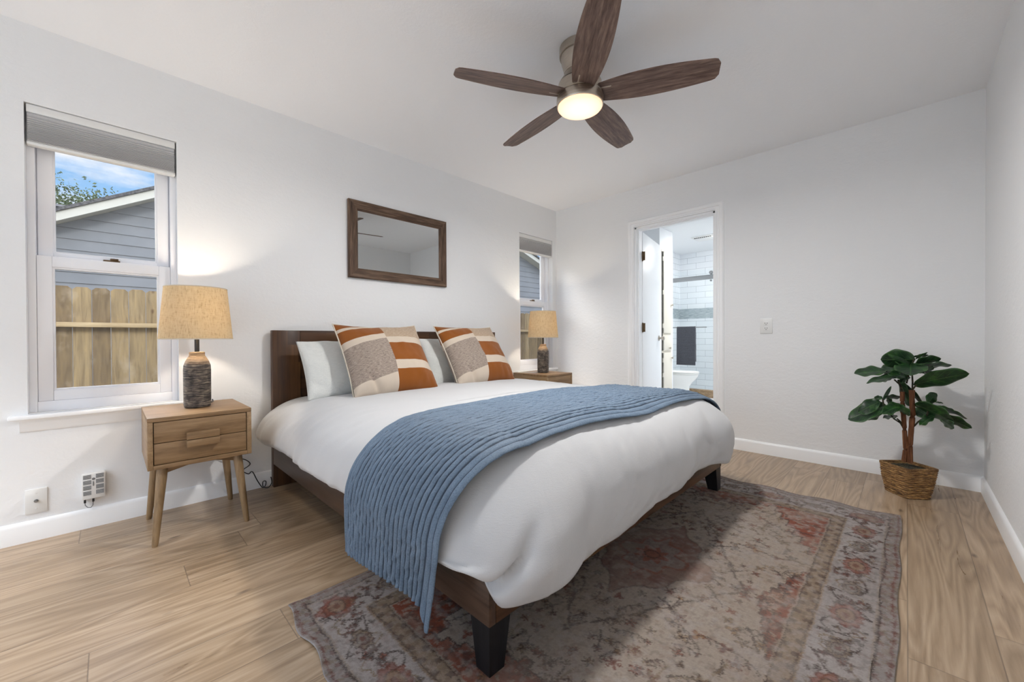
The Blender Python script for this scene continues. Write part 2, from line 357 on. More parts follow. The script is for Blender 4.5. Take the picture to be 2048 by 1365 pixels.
# ------------------------------------------------------------------ mesh helpers
class MB:
    def __init__(s): s.v = []; s.f = []; s.m = []; s.uv = None
    def add(s, verts, faces, mi=0):
        o = len(s.v); s.v += [tuple(v) for v in verts]; s.f += [tuple(i + o for i in f) for f in faces]; s.m += [mi] * len(faces); return s
    def box(s, x0, x1, y0, y1, z0, z1, bev=0, mi=0):
        if bev <= 0:
            vs = [(x, y, z) for x in (x0, x1) for y in (y0, y1) for z in (z0, z1)]
            return s.add(vs, [(0, 1, 3, 2), (4, 6, 7, 5), (0, 4, 5, 1), (2, 3, 7, 6), (0, 2, 6, 4), (1, 5, 7, 3)], mi)
        bm = bmesh.new(); bmesh.ops.create_cube(bm, size=1)
        for v in bm.verts: v.co = Vector(((x0 + x1) / 2 + v.co.x * (x1 - x0), (y0 + y1) / 2 + v.co.y * (y1 - y0), (z0 + z1) / 2 + v.co.z * (z1 - z0)))
        bmesh.ops.bevel(bm, geom=bm.edges[:], offset=bev, segments=2, profile=.5, affect='EDGES')
        return s.frombm(bm, mi)
    def frombm(s, bm, mi=0):
        bm.verts.index_update(); s.add([v.co[:] for v in bm.verts], [[v.index for v in f.verts] for f in bm.faces], mi); bm.free(); return s
    def grid(s, pts, cu=False, cv=False, mi=0):
        """pts[i][j] -> quads; cu / cv close the rows / columns."""
        nu, nv = len(pts), len(pts[0]); fs = []
        for i in range(nu if cu else nu - 1):
            for j in range(nv if cv else nv - 1):
                a, b_ = i, (i + 1) % nu; c, d_ = j, (j + 1) % nv
                fs.append((a * nv + c, b_ * nv + c, b_ * nv + d_, a * nv + d_))
        return s.add([p for r in pts for p in r], fs, mi)
    def lathe(s, prof, cx=0, cy=0, n=48, mi=0, wob=None):
        pts = []
        for k in range(n):
            a = 2 * PI * k / n
            pts.append([(cx + r * math.cos(a), cy + r * math.sin(a), z) for r, z in prof])
        o = len(s.v); s.grid(pts, cu=True, mi=mi); return s
    def tube(s, path, rad, n=10, cap=True, mi=0):
        P = [Vector(p) for p in path]; R = rad if isinstance(rad, (list, tuple)) else [rad] * len(P)
        rings = []; ref = Vector((0, 0, 1))
        for i, p in enumerate(P):
            tg = (P[min(i + 1, len(P) - 1)] - P[max(i - 1, 0)]).normalized()
            a = tg.cross(ref)
            if a.length < .05: a = tg.cross(Vector((1, 0, 0)))
            a.normalize(); b_ = tg.cross(a).normalized()
            if rings and (a.dot(pa) < 0): a, b_ = -a, -b_
            pa = a
            rings.append([tuple(p + a * R[i] * math.cos(2 * PI * k / n) + b_ * R[i] * math.sin(2 * PI * k / n)) for k in range(n)])
        o = len(s.v); s.grid(rings, cv=True, mi=mi)
        if cap: s.f += [tuple(o + k for k in range(n))[::-1], tuple(o + (len(P) - 1) * n + k for k in range(n))]; s.m += [mi, mi]
        return s
    def prism(s, poly, axis, a, b_, mi=0):
        """polygon (2-D) extruded along axis from a to b_"""
        def mk(q, c): return {0: (c, q[0], q[1]), 1: (q[0], c, q[1]), 2: (q[0], q[1], c)}[axis]
        n = len(poly)
        return s.add([mk(q, a) for q in poly] + [mk(q, b_) for q in poly],
                     [tuple(range(n))[::-1], tuple(range(n, 2 * n))] + [(i, (i + 1) % n, n + (i + 1) % n, n + i) for i in range(n)], mi)
    def build(s, name, mats, parent=None, smooth=True, angle=35, solid=None, fix=True):
        me = bpy.data.meshes.new(name); off = Vector(parent_loc(parent)) if parent else Vector((0, 0, 0))
        me.from_pydata([tuple(Vector(v) - off) for v in s.v], [], s.f)
        for m in (mats if isinstance(mats, (list, tuple)) else [mats]): me.materials.append(m)
        me.polygons.foreach_set('material_index', s.m)
        if fix:
            bm = bmesh.new(); bm.from_mesh(me); bmesh.ops.recalc_face_normals(bm, faces=bm.faces[:]); bm.to_mesh(me); bm.free()
        if smooth:
            me.polygons.foreach_set('use_smooth', [True] * len(me.polygons))
            me.set_sharp_from_angle(angle=math.radians(angle))
        me.update()
        o = bpy.data.objects.new(name, me); COL.objects.link(o)
        if parent: o.parent = parent
        if solid:
            md = o.modifiers.new('thickness', 'SOLIDIFY'); md.thickness = solid[0]; md.offset = solid[1]
        return o
WL = {}
def parent_loc(p): return WL.get(p.name, (0, 0, 0))
def tag(o, label=None, cat=None, group=None, kind=None):
    if label: o['label'] = label
    if cat: o['category'] = cat
    if group: o['group'] = group
    if kind: o['kind'] = kind
    return o
def thing(name, label, cat, loc=(0, 0, 0), group=None, kind=None):
    o = bpy.data.objects.new(name, None); COL.objects.link(o); o.location = loc; o.empty_display_size = .1
    WL[o.name] = tuple(loc); return tag(o, label, cat, group, kind)
def part(mb, name, mats, parent, **kw):
    o = mb.build(name, mats, parent, **kw)
    WL[o.name] = parent_loc(parent); return o
def struct(mb, name, mats, label, cat, **kw):
    return tag(mb.build(name, mats, None, **kw), label, cat, kind='structure')
def dup(root, loc, label, group=None):
    def cp(o, par):
        c = o.copy(); COL.objects.link(c)
        if par: c.parent = par
        for ch in list(o.children): cp(ch, c)
        return c
    r = cp(root, None); r.location = loc; r['label'] = label
    if group: r['group'] = group
    return r
def at_x(px, py, x):
    """the point of the plane x = const that the photograph shows at a pixel"""
    dr = fwd + rgt * ((px - 1024) / F_PX) - upv * ((py - 682.5) / F_PX)
    return CAM + dr * ((x - CAM.x) / dr.x)

# ================================================================== SETTING
H = 2.44; W = 3.277; XB = -5.4; T = .14
W1 = (-3.995, -3.445, .60, 2.072); W2 = (-.632, -.074, .60, 2.08); DR = (-1.755, -1.0, 2.05)
def wall_with_holes(a0, a1, z0, z1, holes, fn):
    """fn(a0, a1, z0, z1) adds a block; holes = (a0, a1, z0, z1) sorted along a"""
    cur = a0
    for h in holes:
        fn(cur, h[0], z0, z1); fn(h[0], h[1], z0, h[2]) if h[2] > z0 else None; fn(h[0], h[1], h[3], z1); cur = h[1]
    fn(cur, a1, z0, z1)
b = MB(); wall_with_holes(XB - .15, .12, -.02, H, [W1, W2], lambda p, q, r, s: b.box(p, q, 0, T, r, s))
struct(b, 'wall_left', m_wall, 'white textured wall behind the bed with two narrow windows', 'wall', smooth=False)
b = MB(); wall_with_holes(-W - .12, 0, -.02, H, [(DR[0], DR[1], -.02, DR[2])], lambda p, q, r, s: b.box(0, .12, p, q, r, s))
struct(b, 'wall_far', m_wall, 'white wall with the open bathroom doorway and power outlet', 'wall', smooth=False)
b = MB(); b.box(XB - .15, 0, -W - .12, -W, -.02, H)
struct(b, 'wall_right', m_wall, 'white wall on the right beside the potted plant', 'wall', smooth=False)
PW = (-3.0, -.4, .02, 2.15)  # assumed opening behind the camera, unseen, lets the added fill lamps in
b = MB(); wall_with_holes(-W, 0, -.02, H, [PW], lambda p, q, r, s: b.box(XB - .15, XB, p, q, r, s))
struct(b, 'wall_back', m_wall, 'white wall behind the camera with an assumed wide window opening', 'wall', smooth=False)
b = MB(); b.box(XB - .15, .12, -W - .12, T, H, H + .12)
struct(b, 'ceiling', m_ceil, 'flat white ceiling over the bedroom', 'ceiling', smooth=False)
b = MB(); b.box(XB - .15, .06, -W - .12, T, -.12, 0)
struct(b, 'floor', m_floor, 'light oak plank floor of the bedroom', 'floor', smooth=False)

def base_prof(): return [(0, 0), (.014, 0), (.014, .078), (.010, .090), (.004, .096), (0, .097)]
b = MB(); b.prism([(-q[0], q[1]) for q in base_prof()], 0, XB, 0)
struct(b, 'baseboard_left', m_trim, 'white baseboard along the wall behind the bed', 'baseboard', angle=50)
b = MB()
for y0, y1 in ((-W, -1.80), (-.93, -.014)): b.prism([(-q[0], q[1]) for q in base_prof()], 1, y0, y1)
struct(b, 'baseboard_far', m_trim, 'white baseboard under the outlet and behind the plant', 'baseboard', angle=50)
b = MB(); b.prism([(-W + q[0], q[1]) for q in base_prof()], 0, XB, -.014)
struct(b, 'baseboard_right', m_trim, 'white baseboard running along the right wall', 'baseboard', angle=50)

# ---- windows in the left wall
def window(name, wx, label, latch_u):
    x0, x1, z0, z1 = wx; r = thing(name, label, 'window', ((x0 + x1) / 2, 0, z0), kind='structure')
    b = MB()  # vinyl frame, in the outer part of the opening
    for p in ((x0, x0 + .026), (x1 - .026, x1)): b.box(p[0], p[1], .055, T, z0, z1, .002)
    b.box(x0 + .026, x1 - .026, .055, T, z0, z0 + .05, .002); b.box(x0 + .026, x1 - .026, .055, T, z1 - .03, z1, .002)
    b.box(x0 + .026, x0 + .034, .108, .114, z0 + .7, z1 - .03); b.box(x1 - .034, x1 - .026, .108, .114, z0 + .7, z1 - .03)
    part(b, 'window_frame', m_vinyl, r)
    def sash(nm, a0, a1, c0, c1, yy0, yy1, st, rb, rt):
        q = MB()
        q.box(a0, a0 + st, yy0, yy1, c0, c1, .003); q.box(a1 - st, a1, yy0, yy1, c0, c1, .003)
        q.box(a0 + st, a1 - st, yy0, yy1, c0, c0 + rb, .003); q.box(a0 + st, a1 - st, yy0, yy1, c1 - rt, c1, .003)
        # glazing bead step
        q.box(a0 + st, a0 + st + .008, yy0 + .008, yy1, c0 + rb, c1 - rt); q.box(a1 - st - .008, a1 - st, yy0 + .008, yy1, c0 + rb, c1 - rt)
        q.box(a0 + st + .008, a1 - st - .008, yy0 + .008, yy1, c0 + rb, c0 + rb + .008); q.box(a0 + st + .008, a1 - st - .008, yy0 + .008, yy1, c1 - rt - .008, c1 - rt)
        so = part(q, nm, m_vinyl, r)
        g = MB(); ym = (yy0 + yy1) / 2 + .006
        g.box(a0 + st - .004, a1 - st + .004, ym, ym + .004, c0 + rb - .004, c1 - rt + .004)
        part(g, 'pane', m_glass, so, smooth=False)
        return so
    zm = z0 + .765
    sash('upper_sash', x0 + .03, x1 - .03, zm - .012, z1 - .03, .096, .122, .05, .035, .035)
    lo = sash('lower_sash', x0 + .027, x1 - .027, z0 + .05, zm, .062, .092, .05, .05, .052)
    q = MB(); lx = x0 + (x1 - x0) * latch_u
    q.box(lx - .032, lx + .032, .066, .088, zm, zm + .008, .002); q.box(lx - .006, lx + .026, .064, .080, zm + .008, zm + .018, .003)
    part(q, 'sash_lock', m_brass, lo)
    q = MB()  # stool with a rounded nose, and the apron under it
    xr = min(x1 + .058, -.012)
    q.box(x0 - .058, xr, -.036, 0, z0 - .022, z0 - .001, .006); q.box(x0 + .001, x1 - .001, 0, .06, z0 - .022, z0 - .001)
    part(q, 'window_sill', m_trim, r)
    q = MB(); q.prism([(0, z0 - .022), (-.016, z0 - .022), (-.016, z0 - .040), (-.010, z0 - .048), (-.010, z0 - .072), (-.004, z0 - .082), (0, z0 - .082)], 0, x0 - .025, min(x1 + .03, -.02))
    part(q, 'apron', m_trim, r, angle=50)
    return r
window('window_1', W1, 'tall single-hung window behind the left bedside lamp', .52)
window('window_2', W2, 'narrow single-hung window in the corner behind the far bedside lamp', .52)
def cell_shade(wx, label):
    x0, x1, z0, z1 = wx; r = thing('cellular_shade', label, 'window blind', ((x0 + x1) / 2, .028, z1 - .2), 'raised cellular shades in the window heads')
    g = .006
    b = MB(); b.box(x0 + g, x1 - g, .006, .052, z1 - .042, z1 - .003, .004); part(b, 'head_rail', m_white, r)
    n = 16; zt, zb = z1 - .043, z1 - .178; prof = []
    for k in range(n):
        # cells hang looser at the top than in the stack below
        a = (k / n) ** .72; c = ((k + 1) / n) ** .72; za = zt + (zb - zt) * a; zc = zt + (zb - zt) * c
        prof += [(.010, za), (.0035, (za + zc) / 2)]
    prof.append((.010, zb))
    back = [(.048 + .010 - p[0], p[1]) for p in reversed(prof)]
    b = MB(); b.prism(prof + back, 0, x0 + g + .003, x1 - g - .003); part(b, 'pleated_fabric', m_blind, r, smooth=False)
    b = MB(); b.box(x0 + g, x1 - g, .008, .050, z1 - .192, z1 - .178, .003); part(b, 'bottom_rail', m_white, r)
    b = MB(); b.box((x0 + x1) / 2 - .035, (x0 + x1) / 2 + .035, .003, .008, z1 - .186, z1 - .180, .001); part(b, 'pull_tab', m_white, r)
cell_shade(W1, 'raised grey cellular shade at the head of the left window')
cell_shade(W2, 'small raised grey cellular shade in the corner window')

# ---- assumed unseen window behind the camera, added to let fill light in
r = thing('assumed_window', 'assumed wide window behind the camera, unseen, added to let fill light in', 'window', (XB, -1.7, 0), kind='structure')
b = MB()
for y0, y1 in ((PW[0], PW[0] + .05), (-1.73, -1.67), (PW[1] - .05, PW[1])): b.box(XB - .11, XB - .05, y0, y1, PW[2], PW[3], .003)
b.box(XB - .11, XB - .05, PW[0] + .05, PW[1] - .05, PW[2], PW[2] + .05, .003); b.box(XB - .11, XB - .05, PW[0] + .05, PW[1] - .05, PW[3] - .05, PW[3], .003)
part(b, 'window_frame', m_vinyl, r)

# ---- bathroom doorway: jamb and casing, then the open door
b = MB(); prof = [(0, 0), (.0, .017), (.012, .017), (.018, .012), (.03, .012), (.036, .018), (.058, .018), (.068, .010), (.07, 0)]
def casing(y_in, sgn):
    b.prism([(-q[1], y_in + sgn * q[0]) for q in prof], 2, 0, DR[2] + .005)
def _mitre():
    pts = []
    path = [(DR[0] - .003, 0, 0), (DR[0] - .003, DR[2] + .003, 1), (DR[1] + .003, DR[2] + .003, 2), (DR[1] + .003, 0, 3)]
    for y, z, k in path:
        row = []
        for o_, th in prof:
            yy = y - o_ if k < 2 else y + o_; zz = z + (o_ if k in (1, 2) else 0)
            row.append((-th, yy, zz))
        pts.append(row)
    b.grid(pts)
_mitre()
struct(b, 'trim_1', m_trim, 'white moulded casing around the bathroom doorway', 'trim', angle=30)
b = MB(); b.box(0, .12, DR[0], DR[0] + .016, 0, DR[2]); b.box(0, .12, DR[1] - .016, DR[1], 0, DR[2]); b.box(0, .12, DR[0], DR[1], DR[2] - .016, DR[2])
b.box(.035, .075, DR[1] - .028, DR[1] - .016, 0, DR[2] - .016); b.box(.035, .075, DR[0] + .016, DR[0] + .028, 0, DR[2] - .016)
b.box(.035, .075, DR[0] + .028, DR[1] - .028, DR[2] - .028, DR[2] - .016)
struct(b, 'trim_2', m_trim, 'white door jamb lining of the bathroom doorway', 'trim', smooth=False)
def door():
    hx, hy = .124, DR[1] - .02; th = math.radians(101); r = thing('door_1', 'white flush door standing open into the bathroom', 'door', (hx, hy, 0), kind='structure')
    dv = Vector((math.sin(th), -math.cos(th), 0)); nv = Vector((-dv.y, dv.x, 0)); o = Vector((hx, hy, 0)) + dv * .012
    def blk(m_, a0, a1, n0, n1, z0, z1, bev=.002):
        q = MB(); q.box(a0, a1, n0, n1, z0, z1, bev); m_.add([o + dv * v[0] + nv * v[1] + Vector((0, 0, v[2])) for v in q.v], q.f)
    b = MB(); blk(b, 0, .715, 0, .035, .012, DR[2] - .02); dp = part(b, 'door_panel', m_trim, r)
    for z in (.24, 1.05, 1.78):
        b = MB(); blk(b, -.004, -.001, 0, .034, z - .045, z + .045, .0005)
        b.box(.118, .1225, DR[1] - .050, DR[1] - .0165, z - .045, z + .045); b.tube([o + nv * .0 + dv * (-.006) + Vector((0, 0, z - .05)), o + dv * (-.006) + Vector((0, 0, z + .05))], .006, 8)
        part(b, 'hinge', m_brass, r)
    kz = .94
    for sgn, n0 in ((-1, 0), (1, .035)):
        b = MB(); c = o + dv * .655 + Vector((0, 0, kz)) + nv * n0
        rr = [(0, .030), (.006, .030), (.010, .012), (.034, .011), (.040, .024), (.052, .028), (.062, .022), (.066, .0)]
        ring = []
        for h_, ra in rr:
            ring.append([tuple(c + nv * sgn * h_ + dv * ra * math.cos(2 * PI * k / 20) + Vector((0, 0, 1)) * ra * math.sin(2 * PI * k / 20)) for k in range(20)])
        b.grid(ring, cv=True); part(b, 'knob', m_nickel, dp)
door()

# ================================================================== BED
def bed():
    r = thing('bed', 'dark acacia platform bed with tapered black legs under white bedding', 'bed', (-2.035, -1.1, 0))
    x0, x1 = -2.992, -1.058
    for a, c in ((x0, x0 + .165), (x1 - .165, x1)):
        b = MB(); b.box(a, c, -.072, -.024, .0, 1.006, .003); part(b, 'headboard_stile', m_stave_z, r)
    b = MB(); b.box(x0 + .165, x1 - .165, -.072, -.024, .90, 1.006, .003); b.box(x0 + .165, x1 - .165, -.072, -.024, .14, .30, .003); part(b, 'headboard_rail', m_stave_x, r)
    b = MB(); b.box(x0 + .165, x1 - .165, -.056, -.030, .30, .90); part(b, 'headboard_panel', m_stave_x, r)
    yf = -2.128
    for a in (x0, x1 - .026):
        b = MB(); b.box(a, a + .026, yf, -.072, .150, .282, .003); part(b, 'side_rail', m_stave_y, r)
    b = MB(); b.box(x0 + .026, x1 - .026, yf, yf + .026, .150, .282, .003); part(b, 'foot_rail', m_stave_x, r)
    for sx_ in (0, 1):
        b = MB(); xo = x0 if sx_ == 0 else x1; s = 1 if sx_ == 0 else -1
        tp, bt, ins = .082, .056, .0
        def ring(z, w_): return [(xo + s * .004, yf + .004, z), (xo + s * (.004 + w_), yf + .004, z), (xo + s * (.004 + w_), yf + .004 + w_, z), (xo + s * .004, yf + .004 + w_, z)]
        b.grid([ring(.0085, bt), ring(.150, tp)], cv=True); b.f += [(0, 1, 2, 3), (4, 5, 6, 7)]; b.m += [0, 0]
        part(b, 'leg', m_leg, r, smooth=False)
    b = MB()
    for k in range(12): y = -.2 - k * .165; b.box(x0 + .03, x1 - .03, y - .04, y + .04, .225, .245)
    part(b, 'slats', m_oak_x, r, smooth=False)
    return r
bed()
b = MB(); b.box(-2.93, -1.12, -2.03, -.085, .247, .50, .06)
tag(b.build('mattress', m_mattress), 'king mattress on the bed slats, covered by the duvet', 'mattress')

# ---- duvet and throw share one cross-section
XL, XR, YS, RC = -2.78, -1.30, -1.95, .13
AX, ZC, ZT = .305, .36, .602
def hsh(i, j=0, k=0):
    v = math.sin(i * 127.1 + j * 311.7 + k * 74.7) * 43758.5453; return v - math.floor(v)
def vn(x, y, k=0):
    xi, yi = math.floor(x), math.floor(y); fx, fy = x - xi, y - yi
    fx = fx * fx * (3 - 2 * fx); fy = fy * fy * (3 - 2 * fy)
    a = hsh(xi, yi, k) * (1 - fx) + hsh(xi + 1, yi, k) * fx; c = hsh(xi, yi + 1, k) * (1 - fx) + hsh(xi + 1, yi + 1, k) * fx
    return (a * (1 - fy) + c * fy) * 2 - 1
def sst(a, b_, v):
    v = max(0, min(1, (v - a) / (b_ - a))); return v * v * (3 - 2 * v)
def ztop(x, y):
    u = (x + 2.04) / .74; z = ZT + .016 * (1 - min(1, u * u)) - .03 * sst(-.6, -.15, y) + .01 * sst(-1.2, -1.8, y)
    return z + .005 * vn(x * 3, y * 3, 1) + .0030 * vn(x * 9 + y * 4, y * 9 - x * 3, 2)
def lower(q, zc, zh, a, tuck): return a * (1 - tuck * q * q), zc - (zc - zh) * q
def duvet():
    # perimeter samples: (shoulder point, outward normal, running length)
    per = []; st = .014
    def line(p0, p1, n):
        L = (Vector(p1) - Vector(p0)).length; k = int(L / st)
        for i in range(k): per.append((Vector(p0).lerp(Vector(p1), i / k), Vector(n)))
    line((XL, -.10), (XL, YS + RC), (-1, 0))
    for i in range(70):
        a = PI + PI / 2 * i / 70; per.append((Vector((XL + RC + RC * math.cos(a), YS + RC + RC * math.sin(a))), Vector((math.cos(a), math.sin(a)))))
    nl = len(per)
    line((XL + RC, YS), (XR - RC, YS), (0, -1))
    for i in range(22):
        a = 1.5 * PI + PI / 2 * i / 22; per.append((Vector((XR - RC + RC * math.cos(a), YS + RC + RC * math.sin(a))), Vector((math.cos(a), math.sin(a)))))
    line((XR, YS + RC), (XR, -.10), (1, 0)); per.append((Vector((XR, -.10)), Vector((1, 0))))
    rows = []; S = 0; prev = None
    for P, n in per:
        if prev is not None: S += (P - prev).length + (0.0 if abs((P - prev).length - st) < .004 else 0)
        prev = P
        sp = Vector((-2.04, max(P.y, -1.25))) if P.y > -1.25 else Vector((max(-2.45, min(-1.6, P.x)), -1.25))
        row = []
        for j in range(26):
            q = sp.lerp(P, j / 26); row.append(Vector((q.x, q.y, ztop(q.x, q.y))))
        ang = math.atan2(n.y, n.x)
        left = max(0, -n.x); foot = max(0, -n.y); right = max(0, n.x)
        # hem height round the bed; it lifts where the corner is gathered and dips at the cloth's corners
        if n.x < -.99: zh = .290 + .012 * sst(-1.75, -1.93, P.y) + .006 * math.sin(P.y * 9) - .01 * sst(-.5, -.2, P.y)
        elif n.x < -.02: a_ = (math.atan2(-n.y, -n.x)) / (PI / 2); zh = .300 + .03 * sst(.18, .36, a_) - .108 * sst(.39, .52, a_)
        elif n.y < -.99: u = (P.x - XL) / (XR - XL); zh = .222 + .056 * sst(.05, .9, u) - .03 * sst(.85, 1, u) + .006 * math.sin(P.x * 14)
        elif n.y < -.02: a_ = math.atan2(n.x, -n.y) / (PI / 2); zh = .27 - .05 * math.sin(PI * a_)
        else: zh = .27
        a = AX * (1 + .02 * vn(S * 2.2, 3)) * (1 - .10 * foot ** 6) * (1 + .12 * (4 * foot * right) * (right > 0))
        tuck = .24 * left * left + .06 * foot * foot + .1 * right * right
        zc = max(ZC, zh + .03); zt = ztop(P.x, P.y); b_ = zt - zc
        gather = 0
        for j in range(1, 50):
            s_ = j / 49
            if s_ < .62:
                ph = s_ / .62 * PI / 2; o_ = a * math.sin(ph); z = zc + b_ * math.cos(ph)
                nz = math.cos(ph) * a; no = math.sin(ph) * b_; ln = math.hypot(nz, no); nz /= ln; no /= ln
            else:
                q = (s_ - .62) / .38; o_, z = lower(q, zc, zh, a, tuck); nz, no = -.1 * q, 1
            if n.x < 0 and n.y < 0: o_ *= 1 + .34 * (2 * n.x * n.y) ** 1.2 * sst(.2, .75, s_)
            drop = sst(.12, .7, s_)
            # hanging folds, slanting a little, plus fine crumple
            dsp = drop * (.009 * vn(S * 6.5 + s_ * 2.2, s_ * 1.5, 4) + .0065 * vn(S * 19 + s_ * 4.5, s_ * 1.6, 5)) * (1.0 if foot < .9 else .55)
            dsp += .0026 * vn(S * 26 + s_ * 6, s_ * 9, 6)
            dsp -= .010 * sst(.93, 1.0, s_) * .5
            # the gathered tuck at the near corner
            if n.x < .001 and P.y < -1.7:
                da = S - S_TUCK - .10 * (1 - s_)
                k = sst(.45, .75, s_)
                dsp -= .062 * k * math.exp(-(da / .0055) ** 2)
                dsp += .020 * k * math.exp(-((da + .024) / .014) ** 2)
                dsp += .012 * k * math.exp(-((da - .025) / .015) ** 2)
            row.append(Vector((P.x + n.x * (o_ + dsp * no), P.y + n.y * (o_ + dsp * no), z + dsp * nz)))
        rows.append(row)
    b = MB(); b.grid([[tuple(v) for v in row] for row in rows])
    o = b.build('duvet', m_duvet, angle=180, solid=(.016, -1))
    bm = bmesh.new(); bm.from_mesh(o.data); bmesh.ops.remove_doubles(bm, verts=bm.verts[:], dist=.0012); bmesh.ops.recalc_face_normals(bm, faces=bm.faces[:]); bm.to_mesh(o.data); bm.free()
    return tag(o, 'white linen duvet draped over the bed with a gathered near corner', 'duvet')
S_TUCK = (-.10 - (YS + RC)) + RC * PI / 2 * .40
duvet()

def throw():
    GAP = .009; NU, NV = 330, 361
    # centre-line of one lengthwise strand: left hem, up the side, over the top, down the right side
    xs = []
    def left_side(zbot):
        pts = []
        for i in range(70):
            q = i / 70; pts.append((XL - AX - .026, zbot + (ZC - zbot) * q, 'h'))
        for i in range(60):
            ph = PI / 2 * (1 - i / 60); pts.append((XL - (AX + .026) * math.sin(ph), math.cos(ph), 's'))
        return pts
    b = MB(); rows = []; uvg = []
    for j in range(NV):
        v = j / (NV - 1); pts = []
        zb = .186 + .010 * math.sin(v * PI) - .055 * sst(.90, .985, v)
        path = left_side(zb)
        for i in range(150): path.append((XL + (XR - XL) * i / 150, 1, 't'))
        for i in range(50):
            ph = PI / 2 * i / 49; path.append((XR + (AX + .006) * math.sin(ph), math.cos(ph), 's'))
        row = []; L = 0; prev = None
        for x, z, k in path:
            # head-side and foot-side edges of the throw
            if k == 'h': f_ = (z - zb) / (ZC - zb); yh = -1.505 + .03 * f_; yf = -2.0 - .065 * f_
            elif k == 's' and x < -2: f_ = (x - (XL - AX - .026)) / (AX + .026); yh = -1.475 + .055 * f_; yf = -2.065 - .015 * f_
            elif k == 't': f_ = (x - XL) / (XR - XL); yh = -1.42 + .035 * math.sin(PI * min(1, f_ * 1.1)) - .03 * f_; yf = -2.08 + .012 * math.sin(3 * PI * f_) - .02 * f_
            else: f_ = (x - XR) / AX; yh = -1.45; yf = -2.10 - .02 * f_
            y = yh + (yf - yh) * v
            e = max(0, YS - y); fd = .245 * (1 - math.sqrt(max(0, 1 - min(1, e / .30) ** 2)))
            if k == 'h': zz = z; n = Vector((-1, 0, 0)); xx = x
            elif k == 's':
                zc = ZC; zt = ztop(max(XL, min(XR, x)), y); zz = zc + (zt - zc - fd * z) * z + GAP * z; xx = x
                ph = math.acos(max(-1, min(1, z))); n = Vector((-math.sin(ph) if x < -2 else math.sin(ph), 0, math.cos(ph)))
            else: zz = ztop(x, y) - fd + GAP; xx = x; n = Vector((0, -.35 if e > 0 else 0, 1)).normalized()
            p = Vector((xx, y, zz))
            if prev is not None: L += (p - prev).length
            prev = p
            # quilting: 20 channels between flat hems
            m0, m1 = .07, .915; h = 0
            if m0 < v < m1:
                c = (v - m0) / (m1 - m0) * 20; fr = abs(math.sin(PI * c)); h = .0095 * fr ** .62
                h += .0032 * vn(L * 55, math.floor(c) * 3.3, 7) * fr + .0010 * vn(L * 120, math.floor(c) * 5.1, 8) * fr
            else:
                e_ = (m0 - v) / m0 if v <= m0 else (v - m1) / (1 - m1)
                h = .007 * math.sin(PI * min(1, max(0, e_ * 2 if e_ < .5 else (e_ - .5) * 2))) ** .5 + .0012 * vn(L * 40, v * 30, 9)
            h += .006 * vn(L * 2.6, v * 2.0, 10) + .003
            if k == 'h': h += .012 * math.sin(v * 5 + .6) * (1 - (z - zb) / (ZC - zb))
            p = p + n * h
            row.append(p); uvg.append((L, v))
        rows.append(row)
    # resample nothing: strands share the same parameter, so link them as one sheet
    b.grid([[tuple(v) for v in row] for row in rows])
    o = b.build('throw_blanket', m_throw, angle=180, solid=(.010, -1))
    ul = o.data.uv_layers.new(name='UVMap'); vi = np.empty(len(o.data.loops), dtype=np.int32); o.data.loops.foreach_get('vertex_index', vi)
    ul.data.foreach_set('uv', np.array(uvg)[vi].ravel())
    return tag(o, 'blue channel-quilted throw laid across the foot of the bed', 'blanket')
throw()

